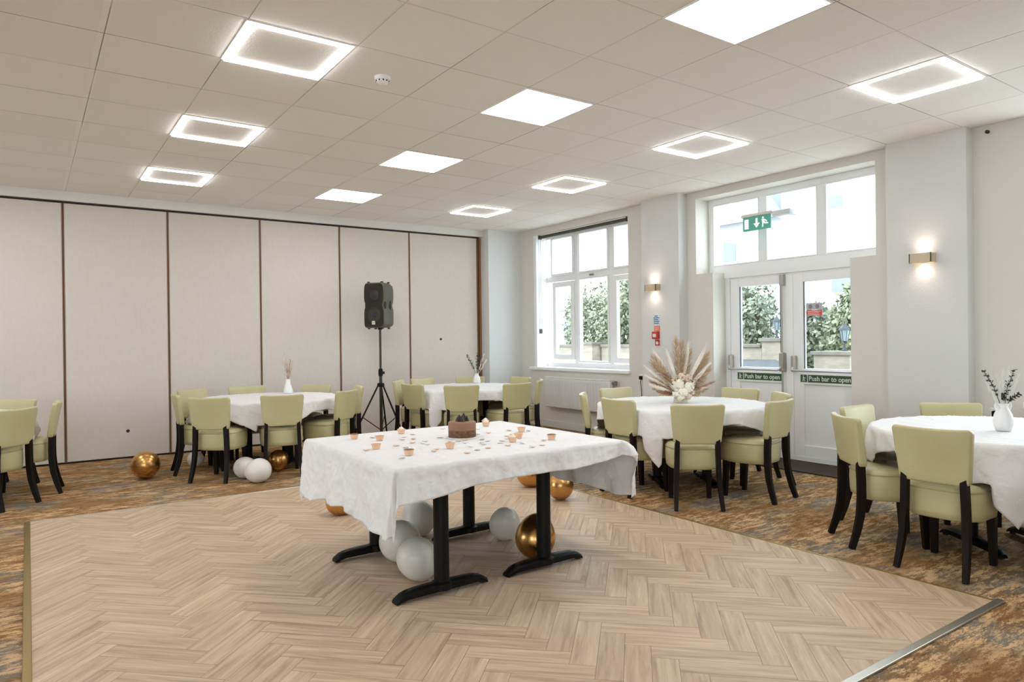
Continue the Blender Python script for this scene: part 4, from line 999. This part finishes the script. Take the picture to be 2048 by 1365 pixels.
def shrub(name, x, y, rx, ry, z0, z1, n, col, label, group, cat='hedge', trunk=True, leaf=.12):
    n = int(n*1.9)
    rn = random.Random(int(x*10+y*100)); t = thing(name, label, cat, (x, y, -.02), 0, group); b = MB(); lumps = []
    for k in range(16): lumps.append((rn.uniform(-.6, .6)*rx, rn.uniform(-.6, .6)*ry, rn.uniform(z0+.2*(z1-z0), z0+.8*(z1-z0)), rn.uniform(.36, .58)))
    for k in range(n):
        lx, ly, lz, lr = rn.choice(lumps); d = Vector((rn.gauss(0, 1), rn.gauss(0, 1), rn.gauss(0, 1))).normalized(); rr = rn.random()**.35
        p = Vector((lx+d.x*rx*lr*rr*1.1, ly+d.y*ry*lr*rr*1.1, lz+d.z*(z1-z0)*.42*rr*.95)); p.z = max(z0+.02, min(z1+rn.uniform(-.06, .05), p.z))
        u = Vector((rn.gauss(0, 1), rn.gauss(0, 1), rn.gauss(0, 1))).normalized(); v = u.cross(d).normalized() if u.cross(d).length > .01 else Vector((1, 0, 0)); s = leaf*rn.uniform(.6, 1.3)
        b.b.faces.new([b.b.verts.new(q) for q in (p, p+u*s*.5+v*s*.28, p+u*s, p+u*s*.5-v*s*.28)])
    me = bpy.data.meshes.new('foliage'); b.b.to_mesh(me); b.b.free(); newobj('foliage', me, mat('leaves_'+col, col, .55, noise=(1.5, '84866a', .7, (1, 1, 1)), spec=.8), t)
    b = MB()
    for k in range(4): a = k*1.6; b.tube([(.06*math.cos(a), .06*math.sin(a), 0), (rx*.15*math.cos(a), ry*.15*math.sin(a), z1*.4), (rx*.45*math.cos(a), ry*.4*math.sin(a), z1*.72)], [.04, .03, .012], 6)
    b.build('trunk', mat('bark', (104, 88, 72), .9), t)
GH = 'garden shrubs beyond the low walls'
shrub('garden_shrub', 13.4, 13.9, .8, 1.3, .3, 3.2, 5200, '6b7454', 'tall leafy shrub filling the middle pane of the far window', GH, 'shrub')
shrub('garden_shrub', 14.2, 16.3, .7, .9, .3, 3.0, 3000, '70775a', 'leafy shrub at the left pane of the far window', GH, 'shrub')
shrub('garden_shrub', 13.2, 12.0, .8, 1.0, .3, 3.1, 4200, '636c4a', 'leafy shrub in the right pane of the far window', GH, 'shrub')
shrub('garden_shrub', 13.3, 9.75, .8, .75, .6, 2.75, 4000, '596a56', 'tall conifer-like shrub seen through the left door pane', GH, 'shrub')
shrub('garden_shrub', 14.6, 8.9, .7, .6, .6, 2.0, 2600, '586858', 'lower dark shrub behind the left lantern', GH, 'shrub')
shrub('garden_shrub', 13.2, 7.0, .6, .75, .6, 2.25, 4200, '6a7350', 'rounded shrub behind the lantern in the right door pane', GH, 'shrub')
shrub('garden_shrub', 14.4, 8.25, .5, .6, .5, 1.65, 1800, '6e785c', 'low shrub between the two gate pillars', GH, 'shrub')
# parked car beyond the wall gap
car = thing('parked_car', 'dark blue car parked outside, glimpsed low through the doors', 'car', (10.6, 8.45, 0.0), PI/2-.05)
b = MB(); body = [(-1.9, .22), (1.9, .22), (1.95, .42), (1.86, .58), (1.1, .64), (.55, .86), (-.85, .88), (-1.45, .66), (-1.9, .60), (-1.96, .4)]
b.prism(body, -.55, .55, 'xz'); bo = b.build('car_body', mat('car_paint', (44, 50, 54), .3, metal=.2), car)
b = MB(); b.prism([(1.0, .645), (.53, .835), (-.82, .85), (-1.35, .665)], -.556, .556, 'xz'); b.build('car_windows', mat('car_glass', (34, 40, 46), .1), car)
for x in (-1.2, 1.2):
    for s in (-1, 1):
        b = MB(); b.lathe([(.22, -.09), (.24, -.06), (.24, .06), (.22, .09)], (x, s*.50, .24), 20, axis='y'); wv = b.build('wheel', mat('tyre', (28, 28, 30), .8), car)
        b = MB(); b.lathe([(.13, -.095), (.13, .095)], (x, s*.50, .24), 16, axis='y'); b.build('hubcap', m_metalg, wv)
def house(x, y, w, d, h, label, wins, roofh=1.6, col=(232, 232, 232)):
    t = thing('house', label, 'house', (x, y, -.02), 0, 'white houses across the garden')
    b = MB(); b.box(0, d, -w/2, w/2, 0, h); b.build('wall', mat('render_white', (176, 176, 178), .9), t)
    b = MB(); b.prism([(-w/2-.3, h), (w/2+.3, h), (w/2-.8, h+roofh), (-w/2+.8, h+roofh)], -.35, d+.3, 'yz'); rf = b.build('roof', mat('slate', (136, 142, 148), .8), t)
    b = MB(); b.box(-.42, -.3, -w/2-.3, w/2+.3, h-.05, h+.1); b.build('gutter', m_metalg, rf)
    for (yy, zz, ww, hh) in wins:
        b = MB(); b.box(-.03, .02, yy-ww/2, yy+ww/2, zz, zz+hh); wf = b.build('window', m_white, t)
        b = MB(); b.box(-.05, -.03, yy-ww/2+.06, yy+ww/2-.06, zz+.06, zz+hh-.06); b.build('pane', mat('far_glass', (112, 118, 122), .2), wf)
house(22, 17.5, 5.6, 5, 5.6, 'white house with grey roof, seen through the left transom pane', [(-.6, 4.1, .7, 1.0), (1.2, 4.1, .7, 1.0), (-.6, 1.4, .7, 1.2)])
house(20.5, 10.0, 7.4, 5, 8.2, 'large white house filling the right transom panes', [(1.9, 5.2, .8, .5), (-.4, 5.4, .8, .6), (-1.5, 2.6, .8, 1.1), (1.6, 2.6, .8, 1.1)], 1.5)
house(24, 27.5, 8, 5, 2.9, 'pale house behind the shrubs of the far window', [(-1.5, 1.3, 1.0, 1.1), (1.5, 1.3, 1.0, 1.1)], .5)

# portals help the sky find its way in
def portal(x, y0, y1, z0, z1):
    ld = bpy.data.lights.new('sky_portal', 'AREA'); ld.shape = 'RECTANGLE'; ld.size = z1-z0; ld.size_y = y1-y0; ld.cycles.is_portal = True
    o = bpy.data.objects.new('sky_portal', ld); COL.objects.link(o); o.location = (x, (y0+y1)/2, (z0+z1)/2); o.rotation_euler = (0, PI/2, 0); return o
portal(XO+.02, *W1); portal(XO+.02, DU[0], DU[1], 0, DU[3]); portal(XO+.02, *W3)
for a, c in ADDED_LW: portal(XL-.22, a, c, .5, 2.85).rotation_euler = (0, -PI/2, 0)
for a, c in ADDED_NW:
    o = portal(0, a, c, .5, 2.85); o.location = ((a+c)/2, YN-.22, 1.675); o.rotation_euler = (PI/2, 0, 0); o.data.size, o.data.size_y = c-a, 2.35
